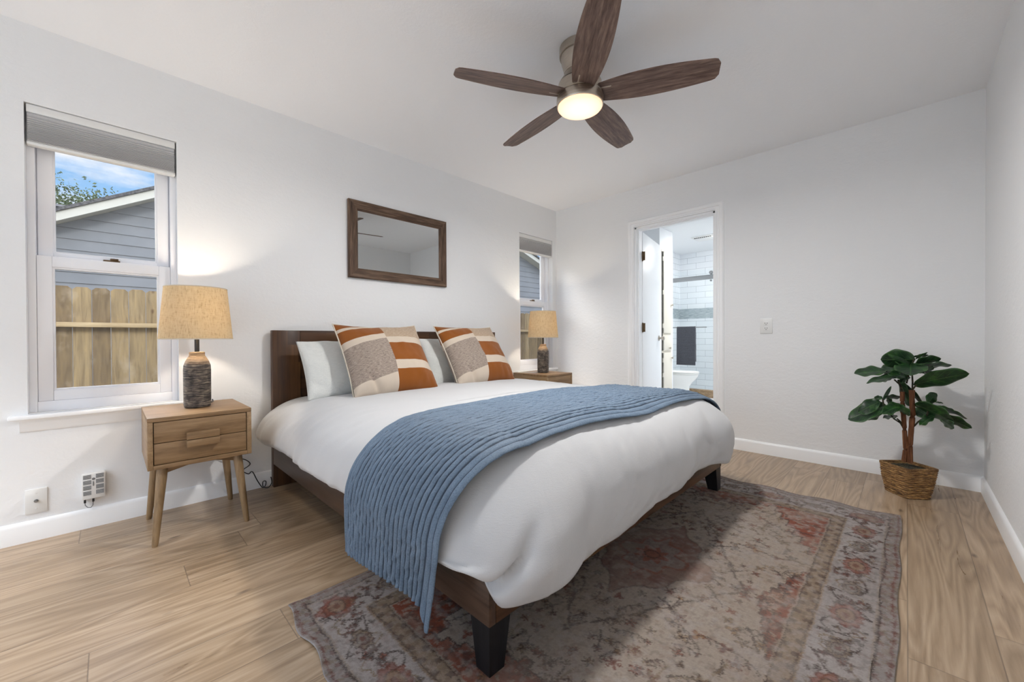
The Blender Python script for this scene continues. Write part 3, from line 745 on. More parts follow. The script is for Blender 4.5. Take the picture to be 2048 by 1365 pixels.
# ---- pillows
def pillow(name, W_, H_, T_, mat, loc, lean, yaw, label, cat, group, pinch=.06, seam=None, seed=0, roll=0, sag=0, corner=0):
    """cushion standing on its lower edge: local x across, z up, y thickness; then leaned back"""
    n = 64; b = MB(); uvs = []; WRK = .8 if seam else 1.7
    def P(u, v, side):
        ex = 1 - pinch * (1 - v * v) ; ez = 1 - pinch * (1 - u * u)
        x = u * W_ / 2 * ex; z = v * H_ / 2 * ez
        t_ = (max(0, 1 - abs(u) ** 2.6) ** .55) * (max(0, 1 - abs(v) ** 2.6) ** .55)
        y = side * T_ / 2 * t_ * (1 + .12 * (-v))
        wr = WRK * (.006 * vn(u * 3.2 + seed, v * 3.2, 11 + seed) + .003 * vn(u * 8 + seed, v * 4 - u * 3, 12 + seed) + .004 * (abs(vn(u * 4.5 + v * 2.2, v * 1.6 - u + seed, 13 + seed)) ** .5 - .6))
        y += side * wr * (1 if t_ > .02 else 0) * min(1, t_ * 3)
        if corner:   # a squashed lower corner
            k = math.exp(-((u + .86) ** 2 + (v + .84) ** 2) / .05); y += side * .02 * k; z += .012 * k
            k2 = math.exp(-((u + .62 + (v + .7) * .5) ** 2) / .004) * sst(-.45, -.75, v); y -= side * .018 * k2
        z += sag * (1 - u * u) * (v > 0) * v
        return Vector((x, y, z))
    def warp(i): 
        a = -1 + 2 * i / n; return math.copysign(abs(a) ** .8, a)
    for side in (-1, 1):
        g = [[P(warp(i), warp(j), side) for j in range(n + 1)] for i in range(n + 1)]
        b.grid([[tuple(q) for q in r_] for r_ in g])
        for i in range(n):
            for j in range(n):
                for (a, c) in ((i, j), (i + 1, j), (i + 1, j + 1), (i, j + 1)): uvs.append(((1 + warp(a)) / 2, (1 - warp(c)) / 2))
    R = Matrix.Rotation(yaw, 3, 'Z') @ Matrix.Rotation(-lean, 3, 'X') @ Matrix.Rotation(roll, 3, 'Y')
    root = None
    L = Vector(loc); mid = R @ Vector((0, 0, H_ / 2))
    vv = [R @ Vector(v) + L + mid for v in b.v]
    if seam:
        root = thing(name, label, cat, tuple(L), group)
        bb = MB(); bb.add(vv, b.f); o = part(bb, 'cushion_cover', mat, root, angle=180, fix=False)
        pp = MB(); path = []
        ring = [(-1, -1 + 2 * i / 30) for i in range(30)] + [(-1 + 2 * i / 30, 1) for i in range(30)] + [(1, 1 - 2 * i / 30) for i in range(30)] + [(1 - 2 * i / 30, -1) for i in range(31)]
        path = [R @ P(u, v, 1e-6) + L + mid for u, v in ring]
        pp.tube(path, .0048, 8, cap=False); part(pp, 'piping', m_piping, root)
    else:
        bb = MB(); bb.add(vv, b.f); o = bb.build(name, mat, angle=180, fix=False); tag(o, label, cat, group)
    me = o.data; ul = me.uv_layers.new(name='UVMap')
    ul.data.foreach_set('uv', [c for q in uvs for c in q])
    bm = bmesh.new(); bm.from_mesh(me); bmesh.ops.remove_doubles(bm, verts=bm.verts[:], dist=.0004); bmesh.ops.recalc_face_normals(bm, faces=bm.faces[:]); bm.to_mesh(me); bm.free()
    return o
lean = math.radians(24)
pillow('pillow', .90, .415, .18, m_pillow, (-2.44, -.40, .578), math.radians(31), 0, 'white linen pillow at the left end of the headboard', 'pillow', 'white pillows against the headboard', .03, seed=1)
pillow('pillow', .84, .43, .17, m_pillow, (-1.565, -.37, .575), math.radians(30), 0, 'white linen pillow showing between the two patterned cushions', 'pillow', 'white pillows against the headboard', .03, seed=2)
pillow('throw_pillow', .60, .56, .235, m_accent, (-2.41, -.635, .585), math.radians(35), math.radians(0), 'rust and cream patchwork cushion, left one, hiding the first pillow', 'cushion', 'patchwork cushions on the bed', .05, seam=True, seed=3, sag=-.02, corner=1)
pillow('throw_pillow', .60, .56, .235, m_accent, (-1.615, -.60, .585), math.radians(35), math.radians(0), 'rust and cream patchwork cushion nearer the corner window', 'cushion', 'patchwork cushions on the bed', .05, seam=True, seed=4, sag=-.01, corner=1)

# ================================================================== NIGHTSTANDS AND LAMPS
def nightstand(loc, label):
    r = thing('nightstand', label, 'nightstand', loc, 'oak nightstands beside the bed')
    ox, oy = loc[0], loc[1]
    x0, x1, y0, y1, z0, z1 = ox, ox + .405, oy - .455, oy, .350, .590; th = .020
    b = MB(); b.box(x0, x1, y0, y1, z1 - th, z1, .002); part(b, 'top_panel', m_oak_x, r)
    for a in (x0, x1 - th): b = MB(); b.box(a, a + th, y0, y1, z0, z1 - th, .002); part(b, 'side_panel', m_oak_y, r)
    b = MB(); b.box(x0 + th, x1 - th, y0, y1, z0, z0 + th, .002); b.box(x0 + th, x1 - th, y1 - .012, y1, z0 + th, z1 - th); part(b, 'bottom_panel', m_oak_x, r)
    b = MB(); b.box(x0 + th, x1 - th, y0 + .03, y0 + .034, z0 + th, z1 - th); part(b, 'recess_shade_sheet', m_gap_shade, r)  # dark sheet painting in the shade between the drawer fronts
    zm = (z0 + z1) / 2
    for k in (0, 1):
        a, c = (zm + .0015, z1 - th - .003) if k == 0 else (z0 + th + .003, zm - .0015)
        b = MB(); b.box(x0 + th + .003, x1 - th - .003, y0 + .004, y0 + .022, a, c, .001); dr = part(b, 'drawer', m_oak_x, r)
        hx = (x0 + x1) / 2 + .0
        ha, hc = (zm + .0015, zm + .036) if k == 0 else (zm - .036, zm - .0015)
        b = MB(); b.box(hx - .064, hx + .064, y0 - .020, y0 + .004, ha, hc, .002); part(b, 'handle', m_oak_x, dr)
    for sx_ in (0, 1):
        for sy in (0, 1):
            tx = x0 + .055 if sx_ == 0 else x1 - .055; ty = y0 + .05 if sy == 0 else y1 - .07
            bx = x0 + .022 if sx_ == 0 else x1 - .025; by = y0 + .0 if sy == 0 else y1 - .055
            b = MB(); n = 16; ring = []
            for z, ra in ((z0, .0205), (.30, .0205), (.15, .0165), (.012, .0125), (.0, .0105)):
                f_ = 1 - z / z0; cx = tx + (bx - tx) * f_; cy = ty + (by - ty) * f_
                ring.append([(cx + ra * math.cos(2 * PI * k / n), cy + ra * math.sin(2 * PI * k / n), z) for k in range(n)])
            b.grid(ring, cv=True); b.f += [tuple(range(n)), tuple(range(4 * n, 5 * n))]; b.m += [0, 0]
            part(b, 'leg', m_oak_z, r)
    b = MB()   # cross-brace under the box, deepest at the legs
    for y in (y0 + .055, y1 - .075):
        b.prism([(x0 + .055, z0), (x1 - .055, z0), (x1 - .055, z0 - .035), (x1 - .15, z0 - .012), (x0 + .15, z0 - .012), (x0 + .055, z0 - .035)], 1, y - .009, y + .009)
    for x in (x0 + .055, x1 - .055):
        b.prism([(y0 + .06, z0), (y1 - .08, z0), (y1 - .08, z0 - .030), (y1 - .17, z0 - .014), (y0 + .15, z0 - .014), (y0 + .06, z0 - .030)], 0, x - .009, x + .009)
    part(b, 'under_frame', m_oak_x, r, smooth=False)
    return r
ns = nightstand((-3.605, -.042, 0), 'two-drawer oak nightstand under the left window')
dup(ns, (-.778, -.042, 0), 'two-drawer oak nightstand in the corner, half hidden by the bed')

def lamp(loc, label):
    r = thing('table_lamp', label, 'lamp', loc, 'lit ceramic table lamps'); x, y, z = loc
    prof = [(0, 0), (.052, 0), (.0565, .004), (.0585, .02), (.059, .10), (.0590, .20), (.0575, .222), (.050, .245), (.040, .264), (.035, .272), (.0335, .280), (.0345, .288), (.033, .293), (.020, .294), (0, .294)]
    # ridged wall of the jar
    pr = []
    for i, (ra, h) in enumerate(prof): pr.append((ra, h))
    fine = []
    for i in range(len(pr) - 1):
        (r0_, h0), (r1_, h1) = pr[i], pr[i + 1]; k = max(1, int(abs(h1 - h0) / .0022)) if h1 > h0 and h0 > .003 else 1
        for q in range(k):
            f_ = q / k; h = h0 + (h1 - h0) * f_; fine.append((r0_ + (r1_ - r0_) * f_ + (.0008 * math.sin(h * 900) if .01 < h < .285 else 0), h))
    fine.append(pr[-1])
    b = MB(); b.lathe([(ra, z + h) for ra, h in fine], x, y, 64); part(b, 'lamp_base', m_lampbody, r)
    b = MB(); b.lathe([(0, z + .293), (.0105, z + .293), (.0105, z + .40), (.014, z + .40), (.014, z + .43), (0, z + .43)], x, y, 20); part(b, 'socket_stem', m_dark, r)
    b = MB(); zb, zt = z + .362, z + .632; rb, rt = .158, .134
    b.lathe([(rb, zb), (rt, zt), (rt - .0015, zt), (rb - .0015, zb), (rb, zb)], x, y, 72); sh = part(b, 'lamp_shade', m_shade, r, angle=60)
    for zz, ra in ((zb, rb), (zt, rt)): b = MB(); b.lathe([(ra + .0007, zz - .002), (ra + .0015, zz), (ra + .0007, zz + .003), (ra - .0022, zz + .003), (ra - .0022, zz - .002), (ra + .0007, zz - .002)], x, y, 72); part(b, 'trim_ring', m_piping, sh)
    b = MB()
    for k in range(3):
        a = 2 * PI * k / 3 + .5; b.tube([(x, y, zt - .012), (x + .06 * math.cos(a), y + .06 * math.sin(a), zt - .012), (x + (rt - .003) * math.cos(a), y + (rt - .003) * math.sin(a), zt - .003)], .0018, 6)
    b.tube([(x, y, z + .52), (x, y, zt - .005)], .003, 8); part(b, 'shade_spider', m_dark, sh)
    b = MB(); b.lathe([(0, z + .43), (.012, z + .431), (.016, z + .445), (.028, z + .475), (.030, z + .49), (.024, z + .51), (.012, z + .52), (0, z + .522)], x, y, 24); part(b, 'bulb', m_bulb, r)
    l = bpy.data.lights.new('lamp_glow', 'POINT'); l.energy = 25; l.color = (1, .87, .70); l.shadow_soft_size = .035
    o = bpy.data.objects.new('lamp_glow', l); COL.objects.link(o); o.parent = r; o.location = (0, 0, .50)
    return r
lp = lamp((-3.393, -.25, .590), 'lit table lamp on the nightstand under the left window')
dup(lp, (-.556, -.26, .590), 'lit table lamp in front of the corner window')
def smooth(pts, k=6):
    P = [Vector(p) for p in pts]; P = [P[0]] + P + [P[-1]]; out = []
    for i in range(1, len(P) - 2):
        a, b_, c, d_ = P[i - 1:i + 3]
        for q in range(k):
            u = q / k; out.append(.5 * ((2 * b_) + (c - a) * u + (2 * a - 5 * b_ + 4 * c - d_) * u * u + (3 * b_ - a - 3 * c + d_) * u ** 3))
    return out + [P[-1]]
# lamp cords
b = MB(); b.tube(smooth([(-3.34, -.21, .5955), (-3.325, -.19, .600), (-3.31, -.14, .599), (-3.30, -.06, .597), (-3.298, -.035, .592), (-3.296, -.020, .55), (-3.295, -.018, .40), (-3.27, -.022, .27), (-3.22, -.02, .22), (-3.15, -.03, .21), (-3.11, -.03, .17), (-3.15, -.035, .14), (-3.12, -.03, .11),
    (-3.10, -.035, .12), (-3.075, -.04, .06), (-3.05, -.05, .012), (-3.035, -.055, .02), (-3.03, -.05, .045), (-3.045, -.045, .045), (-3.045, -.05, .015), (-3.02, -.06, .006), (-2.999, -.055, .03), (-2.997, -.03, .06)]), .0028, 8)
tag(b.build('lamp_cord', m_dark), 'black lamp cord looping to the floor between nightstand and bed', 'cord')
b = MB(); b.tube(smooth([(-.615, -.235, .597), (-.68, -.20, .594), (-.74, -.12, .594), (-.775, -.06, .594), (-.786, -.03, .57), (-.787, -.03, .40), (-.80, -.03, .2), (-.82, -.03, .01)]), .0028, 8)
tag(b.build('lamp_cord', m_white), 'pale lamp cord trailing off the back of the corner nightstand', 'cord')

# ================================================================== WALL MIRROR
def mirror():
    x0, x1, z0, z1 = -2.478, -1.602, 1.405, 1.985; r = thing('wall_mirror', 'rectangular wall mirror in a rustic brown wood frame', 'mirror', ((x0 + x1) / 2, -.003, z0))
    prof = [(0, 0), (0, .022), (.006, .028), (.048, .026), (.052, .022), (.060, .021), (.074, .012), (.074, 0)]   # (inward, out of wall)
    for nm, pts, mm in (('frame_rail', [((x0, z0), (1, 1)), ((x1, z0), (-1, 1))], m_frame_x), ('frame_rail', [((x1, z1), (-1, -1)), ((x0, z1), (1, -1))], m_frame_x),
                    ('frame_stile', [((x1, z0), (-1, 1)), ((x1, z1), (-1, -1))], m_frame_z), ('frame_stile', [((x0, z1), (1, -1)), ((x0, z0), (1, 1))], m_frame_z)):
        b = MB(); g = []
        for (px_, pz_), (dx, dz) in pts: g.append([(px_ + dx * o_, -.004 - h, pz_ + dz * o_) for o_, h in prof])
        b.grid(g, cv=True); b.f += [tuple(range(8)), tuple(range(8, 16))]; b.m += [0, 0]
        part(b, nm, mm, r, angle=25)
    b = MB(); b.box(x0 + .06, x1 - .06, -.014, -.006, z0 + .06, z1 - .06); part(b, 'mirror_glass', m_mirror, r, smooth=False)
mirror()

# ================================================================== CEILING FAN
def fan():
    fx, fy = -2.003, -1.742; r = thing('ceiling_fan', 'five-blade brown ceiling fan with a lit round lamp', 'ceiling fan', (fx, fy, H))
    b = MB(); b.lathe([(0, H - .001), (.104, H - .001), (.104, 2.398), (.100, 2.396)], fx, fy, 64); part(b, 'canopy', m_nickel, r)
    b = MB(); b.lathe([(.098, 2.396), (.098, 2.393), (.093, 2.365), (.084, 2.335), (.080, 2.312), (.080, 2.309), (.0775, 2.308), (.0775, 2.305), (.081, 2.304), (.088, 2.288), (.104, 2.265), (.108, 2.258)], fx, fy, 64)
    part(b, 'motor_neck', m_nickel, r)
    b = MB(); b.lathe([(.105, 2.258), (.105, 2.253), (.111, 2.252), (.113, 2.196), (.110, 2.193), (.110, 2.189), (.117, 2.188), (.119, 2.182), (.119, 2.146), (.1165, 2.141), (.112, 2.141)], fx, fy, 64)
    part(b, 'motor_housing', m_nickel, r)
    b = MB(); b.lathe([(.1055, 2.2585), (.1055, 2.2525)], fx, fy, 64); b.lathe([(.1105, 2.1935), (.1105, 2.1885)], fx, fy, 64); part(b, 'seam_bands', m_gap_shade, r)
    b = MB(); b.lathe([(.1135, 2.142), (.1135, 2.138), (.108, 2.131), (.09, 2.1285), (0, 2.127)], fx, fy, 64); part(b, 'light_lens', m_lens, r)
    a0 = math.radians(8)
    def mk(ang):
        e = thing('_tmp', None, None)
    # one blade, in the hub's frame along +x
    pts_t, n = [], 40; pit = math.radians(-13)
    prof = []
    for i in range(n + 1):
        s_ = i / n; xx = .095 + s_ * (.648 - .095)
        wl = .052 + .026 * math.sin(PI * min(1, s_ * .98) ** .9) ; wr = wl
        tip = 1 - max(0, (s_ - .955) / .045) ** 2.4 * .45
        prof.append((xx, -wl * tip, (wl * .96) * tip))
    first = None
    for k in range(5):
        a = a0 + 2 * PI * k / 5
        o = None
        if first is None:
            b = MB(); g = []
            for side, dz in ((0, 0), (1, .006)):
                for q in range(9):
                    pass
            top = []; bot = []
            for xx, y0, y1 in prof:
                rt_ = []; rb_ = []
                for q in range(11):
                    y = y0 + (y1 - y0) * q / 10; z = 2.193 - H + math.tan(pit) * y + .002 * math.cos(PI * (q / 10 - .5))
                    rb_.append((xx, y, z)); rt_.append((xx, y, z + .006))
                bot.append(rb_); top.append(rt_)
            b.grid(bot); b.grid(top)
            nn = len(prof); o0 = nn * 11; loop = [i * 11 for i in range(nn)] + [(nn - 1) * 11 + q for q in range(1, 11)] + [i * 11 + 10 for i in range(nn - 2, -1, -1)] + [q for q in range(9, 0, -1)]
            for i in range(len(loop)):
                p_, q_ = loop[i], loop[(i + 1) % len(loop)]; b.f.append((p_, q_, q_ + o0, p_ + o0)); b.m.append(0)
            me_o = b.build('blade', m_blade, None, angle=40); first = me_o; o = me_o
            arm = MB(); arm.box(.08, .16, -.03, .03, 2.200 - H, 2.206 - H, .002)
            ao = arm.build('blade_bracket', m_nickel); ao.parent = o
        else:
            o = first.copy(); COL.objects.link(o)
            for ch in first.children: c = ch.copy(); COL.objects.link(c); c.parent = o
        o.parent = r; o.rotation_euler = (0, 0, a)
    l = bpy.data.lights.new('fan_light', 'AREA'); l.shape = 'DISK'; l.size = .19; l.energy = 30; l.color = (1, .98, .955)
    o = bpy.data.objects.new('fan_light', l); COL.objects.link(o); o.parent = r; o.location = (0, 0, 2.125 - H)
fan()

# ================================================================== WALL FITTINGS
def plate(b, x0, x1, z0, z1): b.box(x0, x1, -.006, -.0005, z0, z1, .002)
r = thing('cable_plate', 'white coaxial wall plate low on the wall, left of the router', 'wall plate', (-3.973, 0, .186))
b = MB(); plate(b, -4.008, -3.938, .128, .243); part(b, 'plate', m_white, r)
b = MB()
def cyl_y(b, x, z, prof, n=16):
    g = [[(x + ra * math.cos(2 * PI * k / n), y, z + ra * math.sin(2 * PI * k / n)) for k in range(n)] for y, ra in prof]; b.grid(g, cv=True)
cyl_y(b, -3.973, .186, [(-.006, .0075), (-.009, .0075), (-.009, .005), (-.018, .005), (-.018, .0)]); part(b, 'coax_jack', m_chrome, r)
for z in (.222, .150):
    b = MB(); cyl_y(b, -3.973, z, [(-.006, .0035), (-.0072, .003), (-.0074, 0)]); part(b, 'screw', m_white, r)
r = thing('network_box', 'small white vented network box on the wall beside the nightstand', 'router', (-3.783, 0, .147))
b = MB(); b.box(-3.826, -3.742, -.034, -.001, .150, .278, .006); part(b, 'case', m_white, r)
b = MB()
for cx in (-3.806, -3.762):
    for k in range(4):
        z = .172 + k * .027
        for q in range(5): b.box(cx - .014, cx + .014, -.0352, -.0335, z + q * .0042, z + q * .0042 + .0026)
part(b, 'vent_slots', m_grey, r, smooth=False)
b = MB(); cyl_y(b, -3.784, .250, [(-.034, .006), (-.0355, .005), (-.036, 0)]); b.box(-3.787, -3.783, -.036, -.034, .215, .238); part(b, 'badge', m_grey, r)
for x in (-3.815, -3.786): b = MB(); b.box(x - .004, x + .004, -.024, -.014, .132, .150, .001); part(b, 'plug', m_dark, r)
b = MB(); b.tube([(-3.815, -.019, .134), (-3.814, -.02, .120), (-3.806, -.021, .108), (-3.795, -.021, .104), (-3.788, -.02, .114), (-3.786, -.019, .134)], .0018, 6)
part(b, 'patch_cord', m_grey, r)
r = thing('power_outlet', 'white duplex outlet plate on the wall beyond the bed', 'outlet', (0, -2.139, 1.035))
b = MB(); b.box(-.006, -.0005, -2.182, -2.096, .975, 1.096, .002); part(b, 'plate', m_white, r)
for z in (1.055, 1.016):
    b = MB(); b.box(-.0075, -.005, -2.156, -2.122, z - .0145, z + .0145, .001); fo = part(b, 'socket_face', m_white, r)
    b = MB(); b.box(-.0079, -.0072, -2.1475, -2.1445, z - .001, z + .009); b.box(-.0079, -.0072, -2.1335, -2.1305, z - .001, z + .009); b.box(-.0079, -.0072, -2.1415, -2.1365, z - .0105, z - .0055)
    part(b, 'slots', m_dark, fo, smooth=False)

# ================================================================== RUG (woven pattern painted from a drawn design)
def rug():
    X0, X1, Y0, Y1 = -3.29, -.832, -2.924, -1.390
    st = .0032; nx = int((X1 - X0) / st); ny = int((Y1 - Y0) / st)
    rs = np.random.RandomState(5)
    xs = np.linspace(0, X1 - X0, nx); ys = np.linspace(0, Y1 - Y0, ny); X, Y = np.meshgrid(xs, ys, indexing='ij')
    LX, LY = X1 - X0, Y1 - Y0
    def vnoise(fx, fy, seed):
        r_ = np.random.RandomState(seed); gx, gy = int(LX * fx) + 3, int(LY * fy) + 3; G = r_.rand(gx, gy)
        a, c = X * fx, Y * fy; i, j = a.astype(int), c.astype(int); u, v = a - i, c - j; u = u * u * (3 - 2 * u); v = v * v * (3 - 2 * v)
        return (G[i, j] * (1 - u) + G[i + 1, j] * u) * (1 - v) + (G[i, j + 1] * (1 - u) + G[i + 1, j + 1] * u) * v
    def fbm(f, seed, n=4): return sum(vnoise(f * 2 ** k, f * 2 ** k, seed + k) * .5 ** (k + 1) for k in range(n)) / (1 - .5 ** n)
    def L3(c): return np.array(lin(c)[:3])
    ground = L3((144, 133, 123)); bground = L3((146, 139, 136)); rust = L3((118, 66, 50)); dark = L3((62, 52, 49)); olive = L3((112, 95, 76)); tan = L3((128, 110, 92)); grey = L3((118, 111, 107)); redb = L3((98, 62, 54)); ochre = L3((130, 100, 68))
    n1, n2, n3 = fbm(3, 10), fbm(14, 20), fbm(60, 30, 3)
    col = np.empty((nx, ny, 3)); col[:] = ground
    def blend(mask, c): 
        m = np.clip(mask, 0, 1)[..., None]; col[:] = col * (1 - m) + c * m
    def line(dist, w_): return np.clip(1.4 - np.abs(dist) / w_, 0, 1)
    dE = np.minimum(np.minimum(X, LX - X), np.minimum(Y, LY - Y))
    # distance along the border for repeats
    long_ = np.minimum(Y, LY - Y) < np.minimum(X, LX - X); along = np.where(long_, X, Y)
    # ---- field
    blend(sst_np(.35, .75, n1) * .35, tan); blend(sst_np(.55, .8, fbm(2.2, 44)) * .3, bground)
    cx, cy = LX / 2, LY / 2; ax, ay = np.abs(X - cx), np.abs(Y - cy)
    # central medallion: stepped lozenge with inner rosettes
    lz = ax / .62 + ay / .36 + .05 * np.sin(ax * 42) * 0 + (np.floor(ax / .06) % 2) * .03
    blend((lz < 1) * .22, grey); blend(line(lz - 1, .016) * .7, dark); 
    l2 = ax / .36 + ay / .25 + .08 * np.sin(np.arctan2(ay, ax) * 8)
    blend((l2 < 1) * (.35 + .5 * n2), redb); blend(line(l2 - 1, .02) * .55, dark); blend((l2 < .55) * .5, grey); blend(line(l2 - .55, .03) * .6, rust)
    rr = np.hypot(ax, ay); th = np.arctan2(Y - cy, X - cx); blend((rr < .06 + .015 * np.cos(th * 8)) * .7, rust); blend(line(rr - .03, .005) * .7, dark)
    # spandrels and side pieces in rust with stepped outlines (mirrored about both axes)
    fx, fy = LX / 2 - .262 - ax, LY / 2 - .25 - ay      # distance to inner border lines
    stepx = np.floor(ax / .045) * .045; stepy = np.floor(ay / .045) * .045
    sp = (fx / .50 + np.floor(fy / .04) * .04 / .25 < 1) & (fx > 0) & (fy > 0)
    sp2 = (np.floor(np.abs(ax - .0) / .05) * .05 / .34 + fy / .105 < 1) & (fy > 0)
    sp3 = (np.abs(ay) / .30 + np.floor(fx / .03) * .03 / .16 < 1) & (fx > 0)
    for s_, k in ((sp, 1.0), (sp2, 1.0), (sp3, .9)):
        m = s_.astype(float); e = np.abs(np.gradient(m)[0]) + np.abs(np.gradient(m)[1])
        blend(m * (.55 + .45 * sst_np(.3, .6, n2)) * k, rust); blend(m * sst_np(.56, .64, n3) * .6, ground); blend(m * sst_np(.6, .66, fbm(34, 77)) * .55, dark); blend((e > .2) * .75, dark)
    # scattered stems, flowers and leaves in the field
    def flower(px_, py_, R_, c1, c2, pet, a0_):
        m = (np.abs(X - px_) < R_ * 1.5) & (np.abs(Y - py_) < R_ * 1.5)
        if not m.any(): return
        ii = np.where(m.any(1))[0]; jj = np.where(m.any(0))[0]; sl = (slice(ii[0], ii[-1] + 1), slice(jj[0], jj[-1] + 1))
        x_, y_ = X[sl] - px_, Y[sl] - py_; r_ = np.hypot(x_, y_); t_ = np.arctan2(y_, x_) + a0_
        w_ = R_ * (.62 + .38 * np.cos(pet * t_)) ; body = (r_ < w_).astype(float) * .75; ed = np.clip(1.3 - np.abs(r_ - w_) / .0042, 0, 1) * .7; core = (r_ < R_ * .25).astype(float) * .7
        c = col[sl]
        for mm, cc in ((body, c1), (ed, c2), (core, c2)): c[:] = c * (1 - mm[..., None]) + cc * mm[..., None]
    def stroke(pts, w_, c, al=.75):
        P = np.array(pts)
        for p, q in zip(P[:-1], P[1:]):
            lo = np.minimum(p, q) - .01; hi = np.maximum(p, q) + .01
            i0, i1 = np.searchsorted(xs, [lo[0], hi[0]]); j0, j1 = np.searchsorted(ys, [lo[1], hi[1]])
            if i1 <= i0 or j1 <= j0: continue
            sl = (slice(i0, i1), slice(j0, j1)); x_, y_ = X[sl] - p[0], Y[sl] - p[1]; d_ = q - p; L2 = (d_ ** 2).sum() + 1e-9
            t_ = np.clip((x_ * d_[0] + y_ * d_[1]) / L2, 0, 1); dd = np.hypot(x_ - t_ * d_[0], y_ - t_ * d_[1]); mm = np.clip(1.5 - dd / w_, 0, 1)[..., None] * al
            col[sl] = col[sl] * (1 - mm) + c * mm
    cols = [rust, olive, redb, tan, grey, ochre]
    quad = []
    for k in range(84):
        for _ in range(30):
            u, v = rs.rand() * (LX / 2 - .29), rs.rand() * (LY / 2 - .28)
            if u / .40 + v / .28 > 1 and ((LX / 2 - .262 - u) / .50 + (LY / 2 - .25 - v) / .25 > 1.15) and all(np.hypot(u - q[0], v - q[1]) > .042 for q in quad): quad.append((u, v)); break
    for (u, v) in quad:
        R_ = .010 + .015 * rs.rand(); c1 = cols[rs.randint(len(cols))]; pet = rs.choice([3, 4, 5, 6]); a0_ = rs.rand() * 6; L_ = .04 + .05 * rs.rand(); br = rs.rand() < .6; da = rs.rand() * 6.28
        for sx_ in (-1, 1):
            for sy in (-1, 1):
                px_, py_ = cx + sx_ * u, cy + sy * v
                flower(px_, py_, R_, c1, dark if rs.rand() < .75 else redb, pet, a0_)
                if br:
                    ex, ey = px_ + sx_ * L_ * math.cos(da), py_ + sy * L_ * math.sin(da); stroke([(px_, py_), ((px_ + ex) / 2 + .01, (py_ + ey) / 2), (ex, ey)], .0024, dark)
                    for q in (.4, .7, 1.0): stroke([(px_ + (ex - px_) * q, py_ + (ey - py_) * q), (px_ + (ex - px_) * q + .018 * sx_, py_ + (ey - py_) * q + .014 * sy)], .0022, dark, .65)
    for u, v, L_ in ((.52, .30, .22), (.40, .42, .16), (.70, .12, .2), (.72, .33, .12)):
        for sx_ in (-1, 1):
            for sy in (-1, 1): stroke([(cx + sx_ * u, cy + sy * v), (cx + sx_ * (u + L_ * .6), cy + sy * (v - .02)), (cx + sx_ * (u + L_), cy + sy * (v - .10))], .003, olive, .6)
    # ---- borders
    bd = (dE < .262).astype(float); blend(bd, bground); blend(bd * sst_np(.4, .7, n1) * .45, grey)
    inner = ((dE > .200) & (dE < .262)).astype(float); blend(inner * .75, tan); blend(inner * sst_np(.5, .6, n3) * .6, olive)
    blend(inner * (np.sin(along * 95) * np.sin((dE - .2) * 100) > .45) * .55, dark)
    outer = (dE < .050).astype(float); blend(outer * .6, grey); blend(outer * sst_np(.5, .62, n3) * .5, olive); blend(outer * (np.sin(along * 110) * np.sin(dE * 125) > .5) * .5, redb)
    for d0, w_, c, al in ((.012, .003, redb, .8), (.046, .003, dark, .85), (.053, .002, tan, .8), (.201, .003, tan, .8), (.207, .0022, dark, .8), (.236, .002, tan, .6), (.256, .0025, dark, .8), (.262, .002, ground, .7)):
        blend(line(dE - d0, w_) * al, c)
    # main border: rosettes and a meandering vine, drawn per side
    mid = .126
    for side in range(4):
        Ls = LX if side < 2 else LY; n = int(round((Ls - .25) / .205)); step = (Ls - .25) / n
        def pos(a, d_): return {0: (a, d_), 1: (a, LY - d_), 2: (d_, a), 3: (LX - d_, a)}[side]
        pts = []
        for q in range(int(Ls / .004)):
            a = q * .004
            if .06 < a < Ls - .06: pts.append(pos(a + .014 * math.sin(a * 91), mid + .052 * math.sin(a * 2 * PI / step) + .012 * math.sin(a * 77 + side)))
        stroke(pts, .0030, dark, .8)
        pts = [pos(.06 + q * .005, mid - .048 * math.sin((.06 + q * .005) * 2 * PI / step + .6) + .010 * math.sin(q * .55)) for q in range(int((Ls - .12) / .005))]
        stroke(pts, .0024, olive, .8)
        for k in range(n + 1):
            a = .125 + k * step; px_, py_ = pos(a, mid)
            big = k % 2 == 0; el = (1.25, .8) if side < 2 else (.8, 1.25)
            m = np.hypot((X - px_) / el[0], (Y - py_) / el[1]); R_ = .052 if big else .036; tt = np.arctan2(Y - py_, X - px_)
            w_ = R_ * (1 + .10 * np.cos(tt * 10)); near = m < .09
            blend(near * (m < w_) * (.65), rust if big else olive); blend(near * line(m - w_, .004) * .75, redb if big else dark)
            blend(near * (m < R_ * .62) * .75, tan if big else grey); blend(near * line(m - R_ * .62, .003) * .7, dark); blend(near * (m < R_ * .26) * .7, redb); 
            for q in range(16):
                aa = a + step * (.22 + .56 * rs.rand()); dd = mid + (rs.rand() - .5) * .115; qx, qy = pos(aa, dd)
                if .06 < aa < Ls - .06: flower(qx, qy, .006 + .009 * rs.rand(), [olive, rust, grey, redb][rs.randint(4)], dark, rs.choice([3, 4, 5]), rs.rand() * 6)
    # hand-knotted wobble: every knot takes its colour from a slightly displaced spot of the design
    oi = ((fbm(22, 201, 3) - .5) * 3.6 + rs.randn(nx, ny) * .55).round().astype(int); oj = ((fbm(22, 211, 3) - .5) * 3.6 + rs.randn(nx, ny) * .55).round().astype(int)
    I, J = np.meshgrid(np.arange(nx), np.arange(ny), indexing='ij'); col[:] = col[np.clip(I + oi, 0, nx - 1), np.clip(J + oj, 0, ny - 1)]
    fine = fbm(75, 221, 2); blend(sst_np(.58, .72, fine) * .22, dark); blend(sst_np(.62, .74, fbm(55, 231, 2)) * .20, redb)
